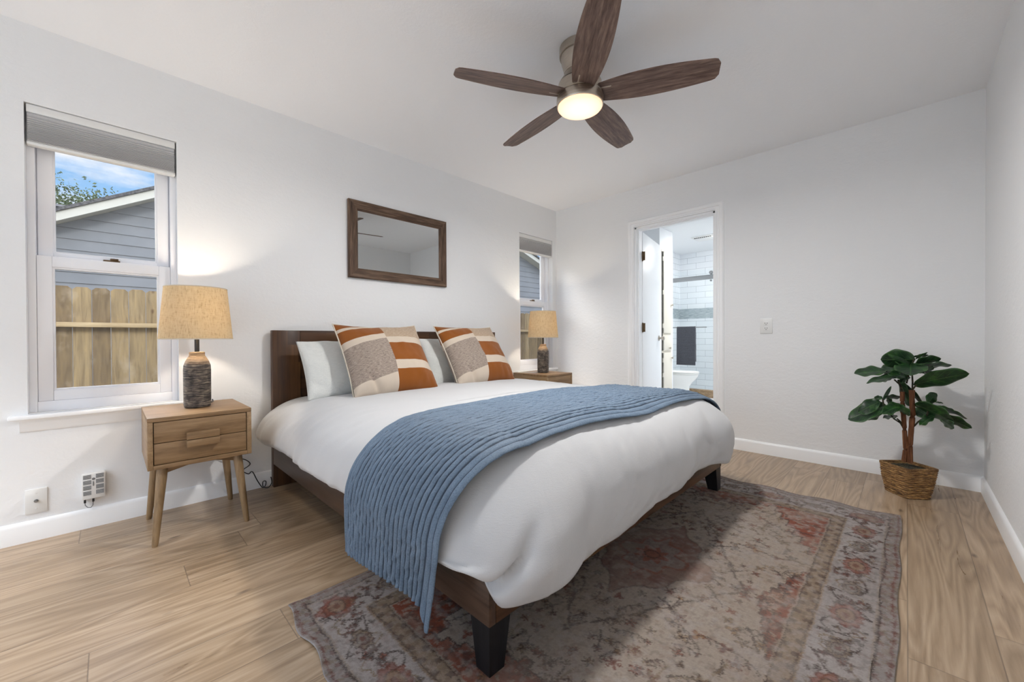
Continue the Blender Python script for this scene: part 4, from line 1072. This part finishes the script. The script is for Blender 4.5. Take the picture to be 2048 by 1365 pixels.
    # ---- wear: fading, weave and abrash
    f = sst_np(.42, .68, fbm(5, 91))[..., None] * .30; col[:] = col * (1 - f) + np.where((dE < .2)[..., None], bground, ground) * f
    f = sst_np(.5, .75, fbm(40, 95, 3))[..., None] * .35; col[:] = col * (1 - f) + bground * f
    wv = 1 + .16 * (rs.rand(nx, ny) - .5) + .10 * (vnoise(6, 150, 61) - .5) + .08 * (vnoise(150, 8, 62) - .5); col *= wv[..., None]
    col *= (1 + .16 * (fbm(2, 99) - .5))[..., None]
    # ---- geometry: sheet 6 mm thick with lazy waves along its free edges
    wv_ = .010 * np.exp(-((LX - X) / .06) ** 2) * (.5 + .5 * np.sin(Y * 21 + .8)) + .009 * np.exp(-(X / .05) ** 2) * (.5 + .5 * np.sin(Y * 30)) * 1.0
    Z = .0065 + wv_ + .0012 * (n3 - .5)
    WX = X0 + X + np.where(X < .06, 1, 0) * .008 * np.sin(Y * 24 + 1) * (1 - X / .06) - .028 * (1 - X / LX) * (Y / LY) * 1.0
    WY = Y1 - Y + .004 * np.sin(X * 13) * (Y > LY - .05)
    edge = (X == X.min()) | (X == X.max()) | (Y == Y.min()) | (Y == Y.max())
    V = np.stack([WX, WY, Z], -1).reshape(-1, 3); idx = np.arange(nx * ny).reshape(nx, ny)
    q = np.stack([idx[:-1, :-1], idx[:-1, 1:], idx[1:, 1:], idx[1:, :-1]], -1).reshape(-1, 4)
    me = bpy.data.meshes.new('area_rug')
    loop = np.concatenate([idx[:, 0], idx[-1, 1:], idx[-2::-1, -1], idx[0, -2:0:-1]])
    B = V[loop].copy(); B[:, 2] = np.maximum(.0005, V[loop][:, 2] - .006); V2 = np.vstack([V, B]); nb = len(loop); bi = nx * ny + np.arange(nb)
    q2 = np.stack([loop, np.roll(loop, -1), np.roll(bi, -1), bi], -1); Q = np.vstack([q, q2])
    me.vertices.add(len(V2)); me.vertices.foreach_set('co', V2.ravel())
    me.loops.add(Q.size); me.loops.foreach_set('vertex_index', Q.ravel().astype(np.int32))
    me.polygons.add(len(Q)); me.polygons.foreach_set('loop_start', (np.arange(len(Q)) * 4).astype(np.int32))
    me.update(calc_edges=True)
    ca = me.color_attributes.new('pattern', 'FLOAT_COLOR', 'POINT')
    cc = np.ones((len(V2), 4)); cc[:nx * ny, :3] = np.clip(col, 0, 1).reshape(-1, 3); cc[nx * ny:, :3] = L3((150, 152, 156))
    ca.data.foreach_set('color', cc.ravel())
    def f_rug(t, b_):
        a = t.node('ShaderNodeAttribute'); a.attribute_name = 'pattern'; s = t.sep(t.coord())
        setc(t, b_, a.outputs['Color'])
        n = t.noise(t.scale(t.coord(), (1, 1, 1)), 420, 2, .6); setn(t, b_, t.bump(n, .5, .003))
    me.materials.append(M('printed_wool_rug', rough=.92, spec=.15, f=f_rug)); me.validate()
    o = bpy.data.objects.new('area_rug', me); COL.objects.link(o)
    # bound edge
    return tag(o, 'faded grey and rust patterned rug under the foot of the bed', 'rug')
def sst_np(a, b_, v):
    v = np.clip((v - a) / (b_ - a), 0, 1); return v * v * (3 - 2 * v)
rug()

# ================================================================== PLANT
def plant():
    cx, cy = -.36, -2.946; r = thing('potted_plant', 'fiddle-leaf fig with two trunks in a square woven basket', 'plant', (cx, cy, 0))
    base = [Vector((-.352, -2.849, 0)), Vector((-.458, -2.943, 0)), Vector((-.385, -3.043, 0)), Vector((-.279, -2.949, 0))]
    top = [Vector((-.238, -2.805, .166)), Vector((-.437, -2.949, .166)), Vector((-.255, -3.093, .166)), Vector((-.156, -2.949, .166))]
    bc = sum(base, Vector()) / 4; tc = Vector((-.325, -2.948, .166))
    top = [Vector((-.318, -2.818, .166)), Vector((-.437, -2.949, .166)), Vector((-.318, -3.080, .166)), Vector((-.200, -2.949, .166))]
    def perim(cs, c, n=88):
        out = []
        for k in range(n):
            f_ = k / n * 4; i = int(f_); u = f_ - i; a, b_ = cs[i], cs[(i + 1) % 4]
            p = a.lerp(b_, u); e = min(u, 1 - u); k_ = .06 * max(0, 1 - e / .12) ** 2; p = p.lerp(c, k_); out.append(p)
        return out
    n = 88; pb, pt = perim(base, bc), perim(top, tc); rows = []
    NR = 15
    for j in range(NR * 8 + 1):
        f_ = j / (NR * 8); bul = math.sin(PI * f_) * .004; row = []
        for k in range(n):
            p = pb[k].lerp(pt[k], f_); c = bc.lerp(tc, f_); o_ = (p - c); o_.z = 0; o_.normalize()
            ph = f_ * NR + .12 * vn(k * .21, math.floor(f_ * NR), 21)
            d_ = .0050 * abs(math.sin(PI * ph)) ** .7 + .0022 * vn(k * .9, f_ * NR * 1.3, 22) + bul
            row.append(tuple(p + o_ * d_))
        rows.append(row)
    for f_, dz in ((1.0, .003), (1.0, -.002), (.9, -.02)):
        row = []
        for k in range(n):
            p = pt[k].lerp(tc, .0 if dz > 0 else .055); row.append((p.x, p.y, .166 + dz))
        rows.append(row)
    b = MB(); b.grid(rows, cv=True); b.f.append(tuple(range(n))[::-1]); b.m.append(0)
    bk = part(b, 'basket', m_basket, r, angle=60)
    rim = MB(); path = [tuple(p + Vector((0, 0, .0))) for p in pt] + [tuple(pt[0])]; rim.tube(path, .006, 8, cap=False); part(rim, 'basket_rim', m_basket, bk)
    b = MB(); g = []
    for j in range(9):
        row = []
        for k in range(n):
            p = tc.lerp(pt[k], j / 8 * .95); row.append((p.x, p.y, .150 + .016 * (1 - (j / 8) ** 2) + .004 * vn(p.x * 90, p.y * 90, 5)))
        g.append(row)
    b.grid(g, cv=True); part(b, 'moss', m_moss, r)
    def px(u, v, dx=0.0):
        q = at_x(1690 + u / 5.69, 690 + v / 5.69, -.345); k = (q.x + dx - CAM.x) / (q.x - CAM.x)
        return CAM + (q - CAM) * k
    for path, rad in ((((672, 1330), (690, 1180), (676, 940), (662, 760), (652, 640), (652, 535)), (.0165, .0155, .015, .0145, .014, .0145)), (((738, 1340), (738, 1160), (752, 980), (770, 800), (762, 640), (760, 515)), (.018, .017, .017, .0165, .016, .018))):
        P = [px(*q) for q in path]; fine = []; fr = []
        for i in range(len(P) - 1):
            for k in range(6): fine.append(P[i].lerp(P[i + 1], k / 6)); fr.append((rad[i] + (rad[i + 1] - rad[i]) * k / 6) * .78 * (1 + .06 * vn(i * 3 + k, 1, 31)))
        fine.append(P[-1]); fr.append(rad[-1] * .78)
        b = MB(); b.tube(fine, fr, 14); part(b, 'trunk', m_trunk, r)
    br = MB()
    for path in (((652, 560), (640, 470), (560, 395)), ((652, 560), (620, 430), (600, 400)), ((765, 520), (770, 430), (760, 250), (780, 170)), ((765, 520), (800, 470), (830, 420)), ((660, 940), (630, 890), (560, 845), (440, 700), (430, 620)), ((785, 930), (830, 880), (930, 810), (960, 690)), ((652, 900), (625, 870), (590, 840)), ((700, 440), (745, 245), (790, 170))):
        br.tube([px(*q) for q in path], .0042, 7)
    part(br, 'twigs', m_moss, r)
    leaves = [((800, 165), (405, 170), 215, .01, -.03), ((745, 215), (490, 113), 46, -.05, 0), ((748, 215), (745, 350), 390, -.17, .0), ((775, 455), (1415, 325), 185, -.09, .04), ((790, 225), (1090, 155), 100, .06, .04), ((860, 255), (1215, 232), 62, .10, .05),
        ((800, 165), (940, 88), 26, -.02, .01), ((780, 140), (950, 122), 34, .03, .02), ((480, 300), (103, 325), 110, .02, .05), ((640, 345), (243, 436), 72, -.10, .05), ((745, 375), (490, 325), 90, -.06, .06), ((610, 395), (730, 700), 105, .05, .03), ((640, 430), (890, 680), 56, .09, .02),
        ((400, 645), (150, 770), 165, -.05, .03), ((470, 690), (36, 850), 205, -.04, .06), ((640, 690), (420, 780), 135, -.08, .05), ((560, 690), (745, 805), 88, -.06, .04), ((428, 640), (526, 472), 44, .02, .0), ((430, 612), (330, 600), 46, -.02, .02), ((440, 605), (640, 600), 52, .06, .03), ((480, 610), (525, 682), 62, .03, .02), ((600, 815), (430, 835), 52, .02, .05),
        ((940, 670), (1040, 552), 130, .0, .02), ((985, 690), (1392, 842), 40, .03, .04), ((790, 670), (1240, 885), 150, -.05, .06), ((1080, 810), (1442, 952), 105, .0, .04), ((1030, 800), (848, 915), 100, -.07, .05), ((1020, 735), (1255, 768), 74, .06, .04), ((930, 815), (800, 720), 130, .06, .02), ((1030, 655), (1118, 667), 16, .02, .01), ((1090, 850), (1240, 955), 92, -.06, .03), ((560, 350), (430, 420), 60, .05, .03), ((900, 300), (1000, 395), 80, .08, .05)]
    leaves += [((720, 250), (545, 95), 130, .07, .03), ((650, 300), (400, 285), 130, .06, .05), ((820, 300), (1010, 255), 120, .05, .04), ((440, 745), (225, 830), 150, .05, .05), ((900, 720), (1160, 850), 120, .05, .04), ((700, 330), (640, 440), 90, -.05, .03), ((450, 690), (330, 790), 110, .03, .05)]
    for i, (b0, t0, wv, dx, wd) in enumerate(leaves):
        wv *= 1.12
        A_, B_ = px(*b0), px(t0[0], t0[1], dx); mid = (Vector(b0 + (0,)) + Vector(t0 + (0,))) / 2
        d2 = Vector((t0[0] - b0[0], t0[1] - b0[1])); pn = Vector((-d2.y, d2.x)).normalized()
        c0, c1 = px(mid.x - pn.x * wv / 2, mid.y - pn.y * wv / 2, dx / 2 - wd), px(mid.x + pn.x * wv / 2, mid.y + pn.y * wv / 2, dx / 2 + wd)
        wvec = (c1 - c0) / 2; ax_ = B_ - A_; nrm = ax_.cross(wvec).normalized(); L_ = ax_.length
        if nrm.z < 0: nrm = -nrm
        b = MB(); nu, nv_ = 22, 12; rows = []; uv = []
        for a in range(nu + 1):
            s_ = a / nu; wdt = (math.sin(PI * min(1, s_ ** .8)) ** .62) * (.72 + .42 * s_) * .98 if s_ < 1 else 0
            row = []
            for c in range(nv_ + 1):
                q = -1 + 2 * c / nv_
                p = A_ + ax_ * s_ + wvec * wdt * q + nrm * (.10 * L_ * (s_ * (1 - s_)) - .04 * wvec.length * max(0, 1 - abs(q) / .25) + .10 * wvec.length * wdt * q * q + .0035 * math.sin(s_ * 14 + i) * q * q * min(1.5, wvec.length / .04))
                row.append(tuple(p))
            rows.append(row)
        b.grid(rows)
        for a in range(nu):
            for c in range(nv_):
                for (e, f_) in ((a, c), (a + 1, c), (a + 1, c + 1), (a, c + 1)): uv.append((e / nu, f_ / nv_))
        o = part(b, 'leaf', m_leaf, r, angle=180, fix=False, solid=(.0012, 0))
        ul = o.data.uv_layers.new(name='UVMap'); ul.data.foreach_set('uv', [k for q in uv for k in q])
plant()

# ================================================================== BATHROOM BEYOND THE DOOR
def f_tile(ax):
    def f(t, b):
        s = t.sep(t.coord()); u, z = s[ax], s[2]
        br = t.node('ShaderNodeTexBrick'); br.offset = .5; t.put(br.inputs['Vector'], t.comb(u, z, 0)); br.inputs['Scale'].default_value = 1
        br.inputs['Brick Width'].default_value = .305; br.inputs['Row Height'].default_value = .1025; br.inputs['Mortar Size'].default_value = .0022
        br.inputs['Color1'].default_value = lin((226, 230, 234)); br.inputs['Color2'].default_value = lin((232, 235, 238)); br.inputs['Mortar'].default_value = lin((165, 170, 176))
        band = t.math('MULTIPLY', t.math('GREATER_THAN', z, 1.275), t.math('LESS_THAN', z, 1.455))
        st = t.noise(t.comb(t.math('MULTIPLY', u, 7), t.math('MULTIPLY', z, 70), 0), 1.6, 4, .6)
        bc = t.ramp(st, [(.35, lin((140, 152, 158))), (.5, lin((168, 178, 182))), (.65, lin((196, 203, 206)))])
        setc(t, b, t.mix(band, br.outputs[0], bc)); setn(t, b, t.bump(t.math('SUBTRACT', 1.0, br.outputs[1]), .2, .003))
    return f
m_tile_x = M('subway_tile_side', rough=.15, f=f_tile(0)); m_tile_y = M('subway_tile_back', rough=.15, f=f_tile(1))
def f_marble(t, b):
    o = t.coord(); n = t.noise(o, 4, 6, .6, 2.0); v = t.math('ABSOLUTE', t.math('SUBTRACT', n, .5))
    setc(t, b, t.ramp(v, [(0, lin((190, 194, 200))), (.06, lin((226, 228, 231)))]))
m_marble = M('pale_marble_floor', rough=.25, f=f_marble)
m_bathwall = M('bathroom_paint', (232, 234, 236), .7, f=f_plaster(40, .1))
m_cab = M('cream_cabinet_paint', (222, 216, 203), .45, f=f_plaster(15, .03))
def f_curb(t, b):
    n = t.noise(t.scale(t.coord(), (3, 6, 30)), 3, 4, .6); setc(t, b, t.ramp(n, [(.35, lin((112, 90, 66))), (.6, lin((164, 140, 110)))]))
m_curb = M('brown_stone_curb', rough=.4, f=f_curb)
b = MB(); b.box(.06, 3.7, -2.4, .12, -.12, 0); struct(b, 'floor_bathroom', m_marble, 'pale marble floor of the bathroom', 'floor', smooth=False)
b = MB(); b.box(.12, 3.7, -2.4, .12, H, H + .12); struct(b, 'ceiling_bathroom', m_bathwall, 'white ceiling over the bathroom', 'ceiling', smooth=False)
b = MB(); b.box(.12, 2.9, .0, .12, 0, H); struct(b, 'wall_bathroom_left', m_bathwall, 'white bathroom wall behind the open door', 'wall', smooth=False)
b = MB(); b.box(2.9, 3.7, -.02, .12, 0, H); struct(b, 'wall_shower_left', m_tile_x, 'white tiled side wall of the shower', 'wall', smooth=False)
b = MB(); b.box(3.56, 3.7, -2.4, -.02, 0, H); struct(b, 'wall_shower_back', m_tile_y, 'white subway-tiled back wall of the shower with a grey band', 'wall', smooth=False)
b = MB(); wall_with_holes(.12, 3.56, 0, H, [(.95, 2.05, .95, 1.95)], lambda p, q, r_, s: b.box(p, q, -2.4, -2.28, r_, s)); struct(b, 'wall_bathroom_right', m_bathwall, 'white bathroom wall hidden by the doorway, with an added opening for light', 'wall', smooth=False)  # added unseen opening in this wall lets sky light into the bathroom
b = MB(); b.box(2.845, 2.955, -2.28, -.02, 0, .115, .004); struct(b, 'trim_3', m_curb, 'brown stone curb in front of the shower', 'trim')
def cabinet():
    x0, x1, yf = 1.508, 1.935, -.572; r = thing('linen_cabinet', 'cream built-in linen cabinet behind the open bathroom door', 'cabinet', (x0, yf, 0))
    b = MB(); b.box(x0, x1, yf, -.002, 0, H - .001, .002); part(b, 'carcass', m_trim, r)
    b = MB()
    b.box(x0 + .05, x1 - .07, yf - .004, yf, .10, 2.145, .001); part(b, 'face_frame', m_cab, r)
    for z0, z1, kind, kx, kz in ((1.005, 2.12, 'door', .9, 1.40), (.765, .975, 'drawer', .62, .80), (.13, .735, 'door', .9, .66)):
        b = MB(); b.box(x0 + .085, x1 - .08, yf - .022, yf - .004, z0, z1, .003); dr = part(b, kind, m_cab, r)
        b = MB(); xx = x0 + .085 + (x1 - .165 - x0) * kx
        cyl_y(b, xx, kz, [(yf - .022, .006), (yf - .036, .006), (yf - .040, .014), (yf - .048, .014), (yf - .052, .0)]); part(b, 'knob', m_nickel, dr)
        if kind == 'door':
            for z in (z0 + .10, (z0 + z1) / 2, z1 - .10): b = MB(); b.box(x0 + .068, x0 + .086, yf - .020, yf - .004, z - .03, z + .03, .002); part(b, 'hinge', m_cab, dr)
    b = MB(); b.box(x0 + .055, x0 + .082, yf - .0055, yf - .004, .13, .735); b.box(x0 + .055, x0 + .082, yf - .0055, yf - .004, .765, 2.12); part(b, 'gap_shade_strip', m_gap_shade, r, smooth=False)  # dark strips on the face frame, painted shade in place of a gap
cabinet()
def toilet():
    x, yb = 2.47, -.03; r = thing('toilet', 'white toilet with closed lid in front of the shower', 'toilet', (x, -.4, 0))
    m_cer = M('white_porcelain', (236, 236, 232), .12, f=f_plaster(8, .01))
    def egg(z, hw, yf, ybk, n=40):
        out = []; cy = (yf + ybk) / 2; ry = (ybk - yf) / 2
        for k in range(n):
            a = 2 * PI * k / n; s_ = math.sin(a); w_ = hw * (1 - .12 * (s_ < 0) * s_ * s_); out.append((x + w_ * math.cos(a), cy + ry * s_, z))
        return out
    b = MB(); rows = [egg(.0, .115, -.60, -.12), egg(.02, .118, -.605, -.12), egg(.06, .108, -.595, -.12), egg(.20, .108, -.60, -.11), egg(.26, .135, -.64, -.10), egg(.31, .165, -.69, -.09), egg(.36, .183, -.725, -.08), egg(.385, .186, -.73, -.08), egg(.392, .182, -.725, -.08), egg(.392, .10, -.6, -.2)]
    b.grid(rows, cv=True); b.f.append(tuple(range(40))[::-1]); b.m.append(0); part(b, 'bowl', m_cer, r, angle=60)
    b = MB(); b.grid([egg(.394, .17, -.71, -.2), egg(.394, .188, -.735, -.19), egg(.400, .191, -.738, -.19), egg(.408, .190, -.736, -.19), egg(.410, .17, -.7, -.2)], cv=True); part(b, 'seat', m_cer, r, angle=60)
    b = MB(); rows = [egg(.413, .17, -.71, -.2), egg(.413, .189, -.735, -.19), egg(.420, .191, -.738, -.19), egg(.430, .184, -.728, -.19), egg(.434, .12, -.62, -.25)]; b.grid(rows, cv=True); b.f.append(tuple(range(160, 200))); b.m.append(0); part(b, 'lid', m_cer, r, angle=60)
    b = MB(); b.box(x - .20, x + .20, -.21, yb, .36, .72, .02); part(b, 'tank', m_cer, r)
    b = MB(); b.box(x - .21, x + .21, -.22, yb, .72, .755, .01); part(b, 'tank_lid', m_cer, r)
    b = MB(); b.lathe([(.0, .757), (.022, .757), (.022, .764), (0, .765)], x, -.12, 20); part(b, 'flush_button', m_chrome, r)
toilet()
def shower_door():
    xg = 2.90; r = thing('shower_door', 'frameless glass shower door hung from a grey rail', 'shower door', (xg, -1.1, .116))
    b = MB(); b.box(xg - .004, xg + .004, -1.05, -.03, .120, 2.02); part(b, 'glass_panel', m_showerglass, r, smooth=False)
    b = MB(); b.box(xg - .038, xg - .030, -2.27, -.90, .120, 1.98); part(b, 'sliding_panel', m_showerglass, r, smooth=False)
    b = MB(); b.box(xg - .028, xg - .010, -2.275, -.025, 1.855, 1.925, .003); part(b, 'rail', m_chrome, r)
    for y in (-.78, -1.9):
        b = MB()
        g = [[(xx, y + ra * math.cos(2 * PI * k / 20), 1.955 + ra * math.sin(2 * PI * k / 20)) for k in range(20)] for xx, ra in ((xg - .05, 0), (xg - .05, .026), (xg - .03, .030), (xg - .03, 0))]; b.grid(g, cv=True)
        g = [[(xx, y + ra * math.cos(2 * PI * k / 20), 1.83 + ra * math.sin(2 * PI * k / 20)) for k in range(20)] for xx, ra in ((xg - .05, 0), (xg - .05, .014), (xg - .03, .016), (xg - .03, 0))]; b.grid(g, cv=True); part(b, 'roller', m_chrome, r)
    b = MB(); b.tube([(xg - .075, -.72, 1.105), (xg - .075, -.12, 1.105)], .008, 10)
    for y in (-.70, -.14): b.tube([(xg - .075, y, 1.105), (xg - .004, y, 1.105)], .008, 10)
    part(b, 'towel_bar', m_chrome, r)
    return xg
xg = shower_door()
def towel():
    def f(t, b):
        n = t.noise(t.coord(), 120, 3, .6); setc(t, b, t.ramp(n, [(.35, lin((44, 46, 52))), (.65, lin((70, 73, 82)))])); setn(t, b, t.bump(n, .4, .004))
    m_t = M('charcoal_terry', rough=.95, sheen=.4, f=f); xb = xg - .075; y0, y1 = -.56, -.27
    path = []; rad = .014
    for i in range(90): path.append((-rad, .50 + (1.105 - .50) * i / 90))
    for i in range(13): a = PI - PI * i / 12; path.append((rad * math.cos(a), 1.105 + rad * math.sin(a)))
    for i in range(1, 86): path.append((rad, 1.105 - (1.105 - .56) * i / 85))
    g = []
    for i, (dx, z) in enumerate(path):
        row = []
        for k in range(25):
            v = k / 24; wob = .006 * math.sin(v * 9 + 1) * (1.105 - z) / .6; rib = .0030 * abs(math.sin(z * PI / .026)); s_ = -1 if dx < 0 else 1
            row.append((xb + dx + s_ * rib + (wob if s_ < 0 else wob * .5), y0 + (y1 - y0) * v + (.012 * (1.105 - z) * (v - .5)), z))
        g.append(row)
    b = MB(); b.grid(g); o = b.build('towel', m_t, angle=60, solid=(.006, 0)); tag(o, 'charcoal ribbed towel hanging on the shower towel bar', 'towel')
towel()
r = thing('ceiling_vent', 'white exhaust vent on the bathroom ceiling', 'vent', (2.56, -.80, H))
b = MB(); b.box(2.42, 2.70, -.96, -.64, H - .012, H - .001, .004); b.box(2.45, 2.67, -.93, -.67, H - .026, H - .012, .006); part(b, 'cover', m_white, r)
b = MB()
for k in range(9): b.box(2.446, 2.4505, -.915 + k * .027, -.900 + k * .027, H - .023, H - .014)
part(b, 'slots', m_dark, r, smooth=False)

# ================================================================== OUTSIDE
def f_siding(t, b):
    s = t.sep(t.coord()); n = t.noise(t.scale(t.coord(), (1.5, 1, 30)), 2, 4, .6); big = t.noise(t.coord(), 1.3, 4, .6)
    setc(t, b, t.mix(t.mapr(big, .35, .7), lin((140, 141, 142)), lin((156, 156, 157)))); setn(t, b, t.bump(n, .15, .004))
m_siding = M('grey_lap_siding', rough=.8, f=f_siding)
m_fascia = M('cream_fascia_paint', (222, 216, 200), .6, f=f_plaster(12, .05))
def f_roof(t, b):
    n = t.noise(t.coord(), 30, 4, .7); setc(t, b, t.ramp(n, [(.35, lin((70, 68, 68))), (.65, lin((128, 124, 120)))])); setn(t, b, t.bump(n, .6, .01))
m_roof = M('asphalt_shingle', rough=.95, f=f_roof)
def f_fence(t, b):
    o = t.coord(); s = t.sep(o); k = t.math('FLOOR', t.math('DIVIDE', s[0], .143)); r1 = t.white(t.comb(k, 2, 0)); r2 = t.white(t.comb(k, 9, 0))
    p = t.comb(t.math('ADD', t.math('MULTIPLY', s[0], 16), t.math('MULTIPLY', r2, 40)), 0, t.math('ADD', t.math('MULTIPLY', s[2], 1.6), t.math('MULTIPLY', r1, 20)))
    g = t.noise(p, 1.5, 5, .6, .8); big = t.noise(t.scale(o, (3, 1, 2)), 1.6, 4, .6)
    base = t.ramp(r1, [(0, lin((112, 92, 64))), (.5, lin((138, 116, 82))), (1, lin((150, 128, 92)))])
    gr = t.ramp(g, [(.3, (.6, .57, .55)), (.5, (1, 1, 1)), (.72, (1.3, 1.28, 1.2))])
    c = t.mix(1.0, base, gr, 'MULTIPLY')
    kn = t.mapr(t.voro(t.scale(o, (4.5, 1, 2.4)), 1.0), .09, .03); c = t.mix(t.math('MULTIPLY', kn, .7), c, lin((82, 54, 36)))
    c = t.mix(t.math('MULTIPLY', t.mapr(big, .58, .72), .45), c, lin((182, 164, 138)))
    setc(t, b, c); setn(t, b, t.bump(g, .3, .005))
m_fence = M('weathered_cedar', rough=.85, f=f_fence)
m_rail = wood('pale_fence_rail', (150, 126, 90), (172, 148, 110), (188, 164, 126), 0, .8, .8)
def f_ground(t, b):
    n = t.noise(t.coord(), 6, 5, .6); setc(t, b, t.ramp(n, [(.35, lin((92, 88, 70))), (.65, lin((140, 130, 110)))]))
b = MB(); b.box(-18, 16, T, 40, -.62, -.5); tag(b.build('ground', M('yard_soil', rough=.95, f=f_ground), smooth=False), 'bare yard ground outside the windows', 'ground', kind='structure')
YF = 3.3
r = thing('wooden_fence', 'weathered cedar picket fence outside the windows', 'fence', (-1, YF, -.5))
b = MB(); x = -8.0; k = 0
while x < 6.5:
    w_ = .1385; zt = 1.515 + .012 * (hsh(k, 3) - .5); z0 = -.5; c = .028
    b.prism([(x, z0), (x + w_, z0), (x + w_, zt - c), (x + w_ - c, zt), (x + c, zt), (x, zt - c)], 1, YF, YF + .016); x += .143; k += 1
part(b, 'picket_panel', m_fence, r, smooth=False)
for z0, z1 in ((1.085, 1.135), (.3, .35), (-.3, -.25)):
    b = MB(); b.box(-8, 6.5, YF - .085, YF, z0, z1, .003); part(b, 'rail', m_rail, r)
for x in (-7.4, -5.0, -2.6, -.2, 2.0, 4.6):
    b = MB(); b.box(x - .045, x + .045, YF + .016, YF + .106, -.5, 1.40, .003); part(b, 'post', m_fence, r)
YH = 6.0
r = thing('neighbour_house', 'grey clapboard house with a cream gable beyond the fence', 'house', (1.2, YH + 2, -.5))
sl1 = (3.399 - 2.743) / (4.302 - 3.132); sl2 = (3.715 - 3.445) / (6.479 - 5.669)
zl = lambda x: 2.743 + (x + 4.302) * sl1
zr = lambda x: 3.715 - (x - 5.669) * sl2
xp = (3.715 + 5.669 * sl2 - 2.743 - 4.302 * sl1) / (sl1 + sl2); zp = zl(xp)
XH0, XH1 = -5.6, 8.6
b = MB(); z = -.5; lap = .165
while z < zp:   # overlapping boards, clipped under the rake
    z1 = min(z + lap, zp)
    def clip(zz): return max(XH0 + .25, -4.302 + (zz - 2.743) / sl1 if zz > zl(XH0) else XH0), min(XH1 - .25, 5.669 + (3.715 - zz) / sl2)
    a0, a1 = clip(z); c0, c1 = clip(z1)
    if a1 - a0 < .1: break
    b.add([(a0, YH - .022, z), (a1, YH - .022, z), (c1, YH - .006, z1), (c0, YH - .006, z1), (a0, YH, z), (a1, YH, z)], [(0, 1, 2, 3), (0, 4, 5, 1)]); z += lap
b.box(XH0 + .25, XH1 - .25, YH, YH + 4, -.5, 2.0); part(b, 'siding', m_siding, r, smooth=False, fix=False)
b = MB(); fh = .13
for (xa, xb_, fz) in ((XH0, xp, zl), (xp, XH1, zr)):
    b.add([(xa, YH - .35, fz(xa) - fh), (xb_, YH - .35, fz(xb_) - fh), (xb_, YH - .35, fz(xb_)), (xa, YH - .35, fz(xa)), (xa, YH - .32, fz(xa) - fh), (xb_, YH - .32, fz(xb_) - fh), (xb_, YH - .32, fz(xb_)), (xa, YH - .32, fz(xa))],
          [(0, 1, 2, 3), (4, 7, 6, 5), (0, 4, 5, 1), (3, 2, 6, 7), (0, 3, 7, 4), (1, 5, 6, 2)])
part(b, 'fascia', m_fascia, r, smooth=False)
b = MB()
for (xa, xb_, fz) in ((XH0 - .1, xp, zl), (xp, XH1 + .1, zr)):
    b.add([(xa, YH - .39, fz(xa) + .002), (xb_, YH - .39, fz(xb_) + .002), (xb_, YH + 4, fz(xb_) + .002), (xa, YH + 4, fz(xa) + .002), (xa, YH - .39, fz(xa) + .05), (xb_, YH - .39, fz(xb_) + .05), (xb_, YH + 4, fz(xb_) + .05), (xa, YH + 4, fz(xa) + .05)],
          [(0, 3, 2, 1), (4, 5, 6, 7), (0, 1, 5, 4), (2, 3, 7, 6), (0, 4, 7, 3), (1, 2, 6, 5)])
part(b, 'roof', m_roof, r, smooth=False)
b = MB()
for (xa, xb_, fz) in ((XH0, xp, zl), (xp, XH1, zr)):
    b.add([(xa, YH - .32, fz(xa) - fh + .02), (xb_, YH - .32, fz(xb_) - fh + .02), (xb_, YH, fz(xb_) - fh + .02), (xa, YH, fz(xa) - fh + .02)], [(0, 1, 2, 3)])
part(b, 'soffit', m_fascia, r, smooth=False)
# a lower roof farther off on the left
r = thing('distant_house', 'low grey roof of a farther house left of the gable', 'house', (-7, 12, -.5))
b = MB(); b.box(-11, -4.6, 11.0, 13, -.5, 3.98); part(b, 'walls', m_siding, r, smooth=False)
b = MB(); b.add([(-11.4, 10.8, 4.0), (-4.25, 10.8, 4.0), (-4.25, 12, 4.32), (-11.4, 12, 4.32), (-4.25, 13.1, 4.0), (-11.4, 13.1, 4.0)], [(0, 1, 2, 3), (3, 2, 4, 5), (0, 5, 4, 1)]); part(b, 'roof', m_roof, r, smooth=False)
# tree
def tree(loc, R, label, seed):
    r = thing('tree', label, 'tree', loc); rs = random.Random(seed); x, y, z = loc
    b = MB(); b.tube([(x, y, z), (x + .1, y, z + 2.5), (x - .1, y, z + 4.2), (x, y, z + 5.4)], [.22, .18, .12, .05], 10)
    for k in range(9):
        a = rs.random() * 6.28; b.tube([(x, y, z + 3.2 + k * .25), (x + .8 * math.cos(a), y + .8 * math.sin(a), z + 4.0 + k * .15), (x + 1.2 * math.cos(a), y + 1.5 * math.sin(a), z + 4.5 + k * .12)], [.05, .025, .008], 6)
    part(b, 'trunk', m_trunk, r)
    b = MB(); cl = [(rs.gauss(0, .62) * R, rs.gauss(0, .5) * R, z + 4.6 + rs.gauss(0, .34) * R) for _ in range(44)]
    for c in cl:
        for k in range(320):
            d_ = Vector((rs.gauss(0, 1), rs.gauss(0, 1), rs.gauss(0, .8))) * .24 * R; p = Vector((x + c[0], y + c[1], c[2])) + d_; s_ = .030 + .032 * rs.random()
            u = Vector((rs.gauss(0, 1), rs.gauss(0, 1), rs.gauss(0, 1))).normalized(); v = u.cross(Vector((rs.gauss(0, 1), rs.gauss(0, 1), .3))).normalized()
            b.add([p - u * s_, p + v * s_ * .5, p + u * s_, p - v * s_ * .5], [(0, 1, 2, 3)])
    def f(t, bb): setc(t, bb, t.ramp(t.noise(t.coord(), 2.5, 3), [(.35, lin((92, 106, 66))), (.65, lin((142, 152, 104)))]))
    part(b, 'foliage', M('tree_leaves', rough=.8, f=f), r, smooth=False, fix=False)
tree((-4.4, 15.6, -.35), 1.3, 'leafy tree behind the neighbouring roof', 3)
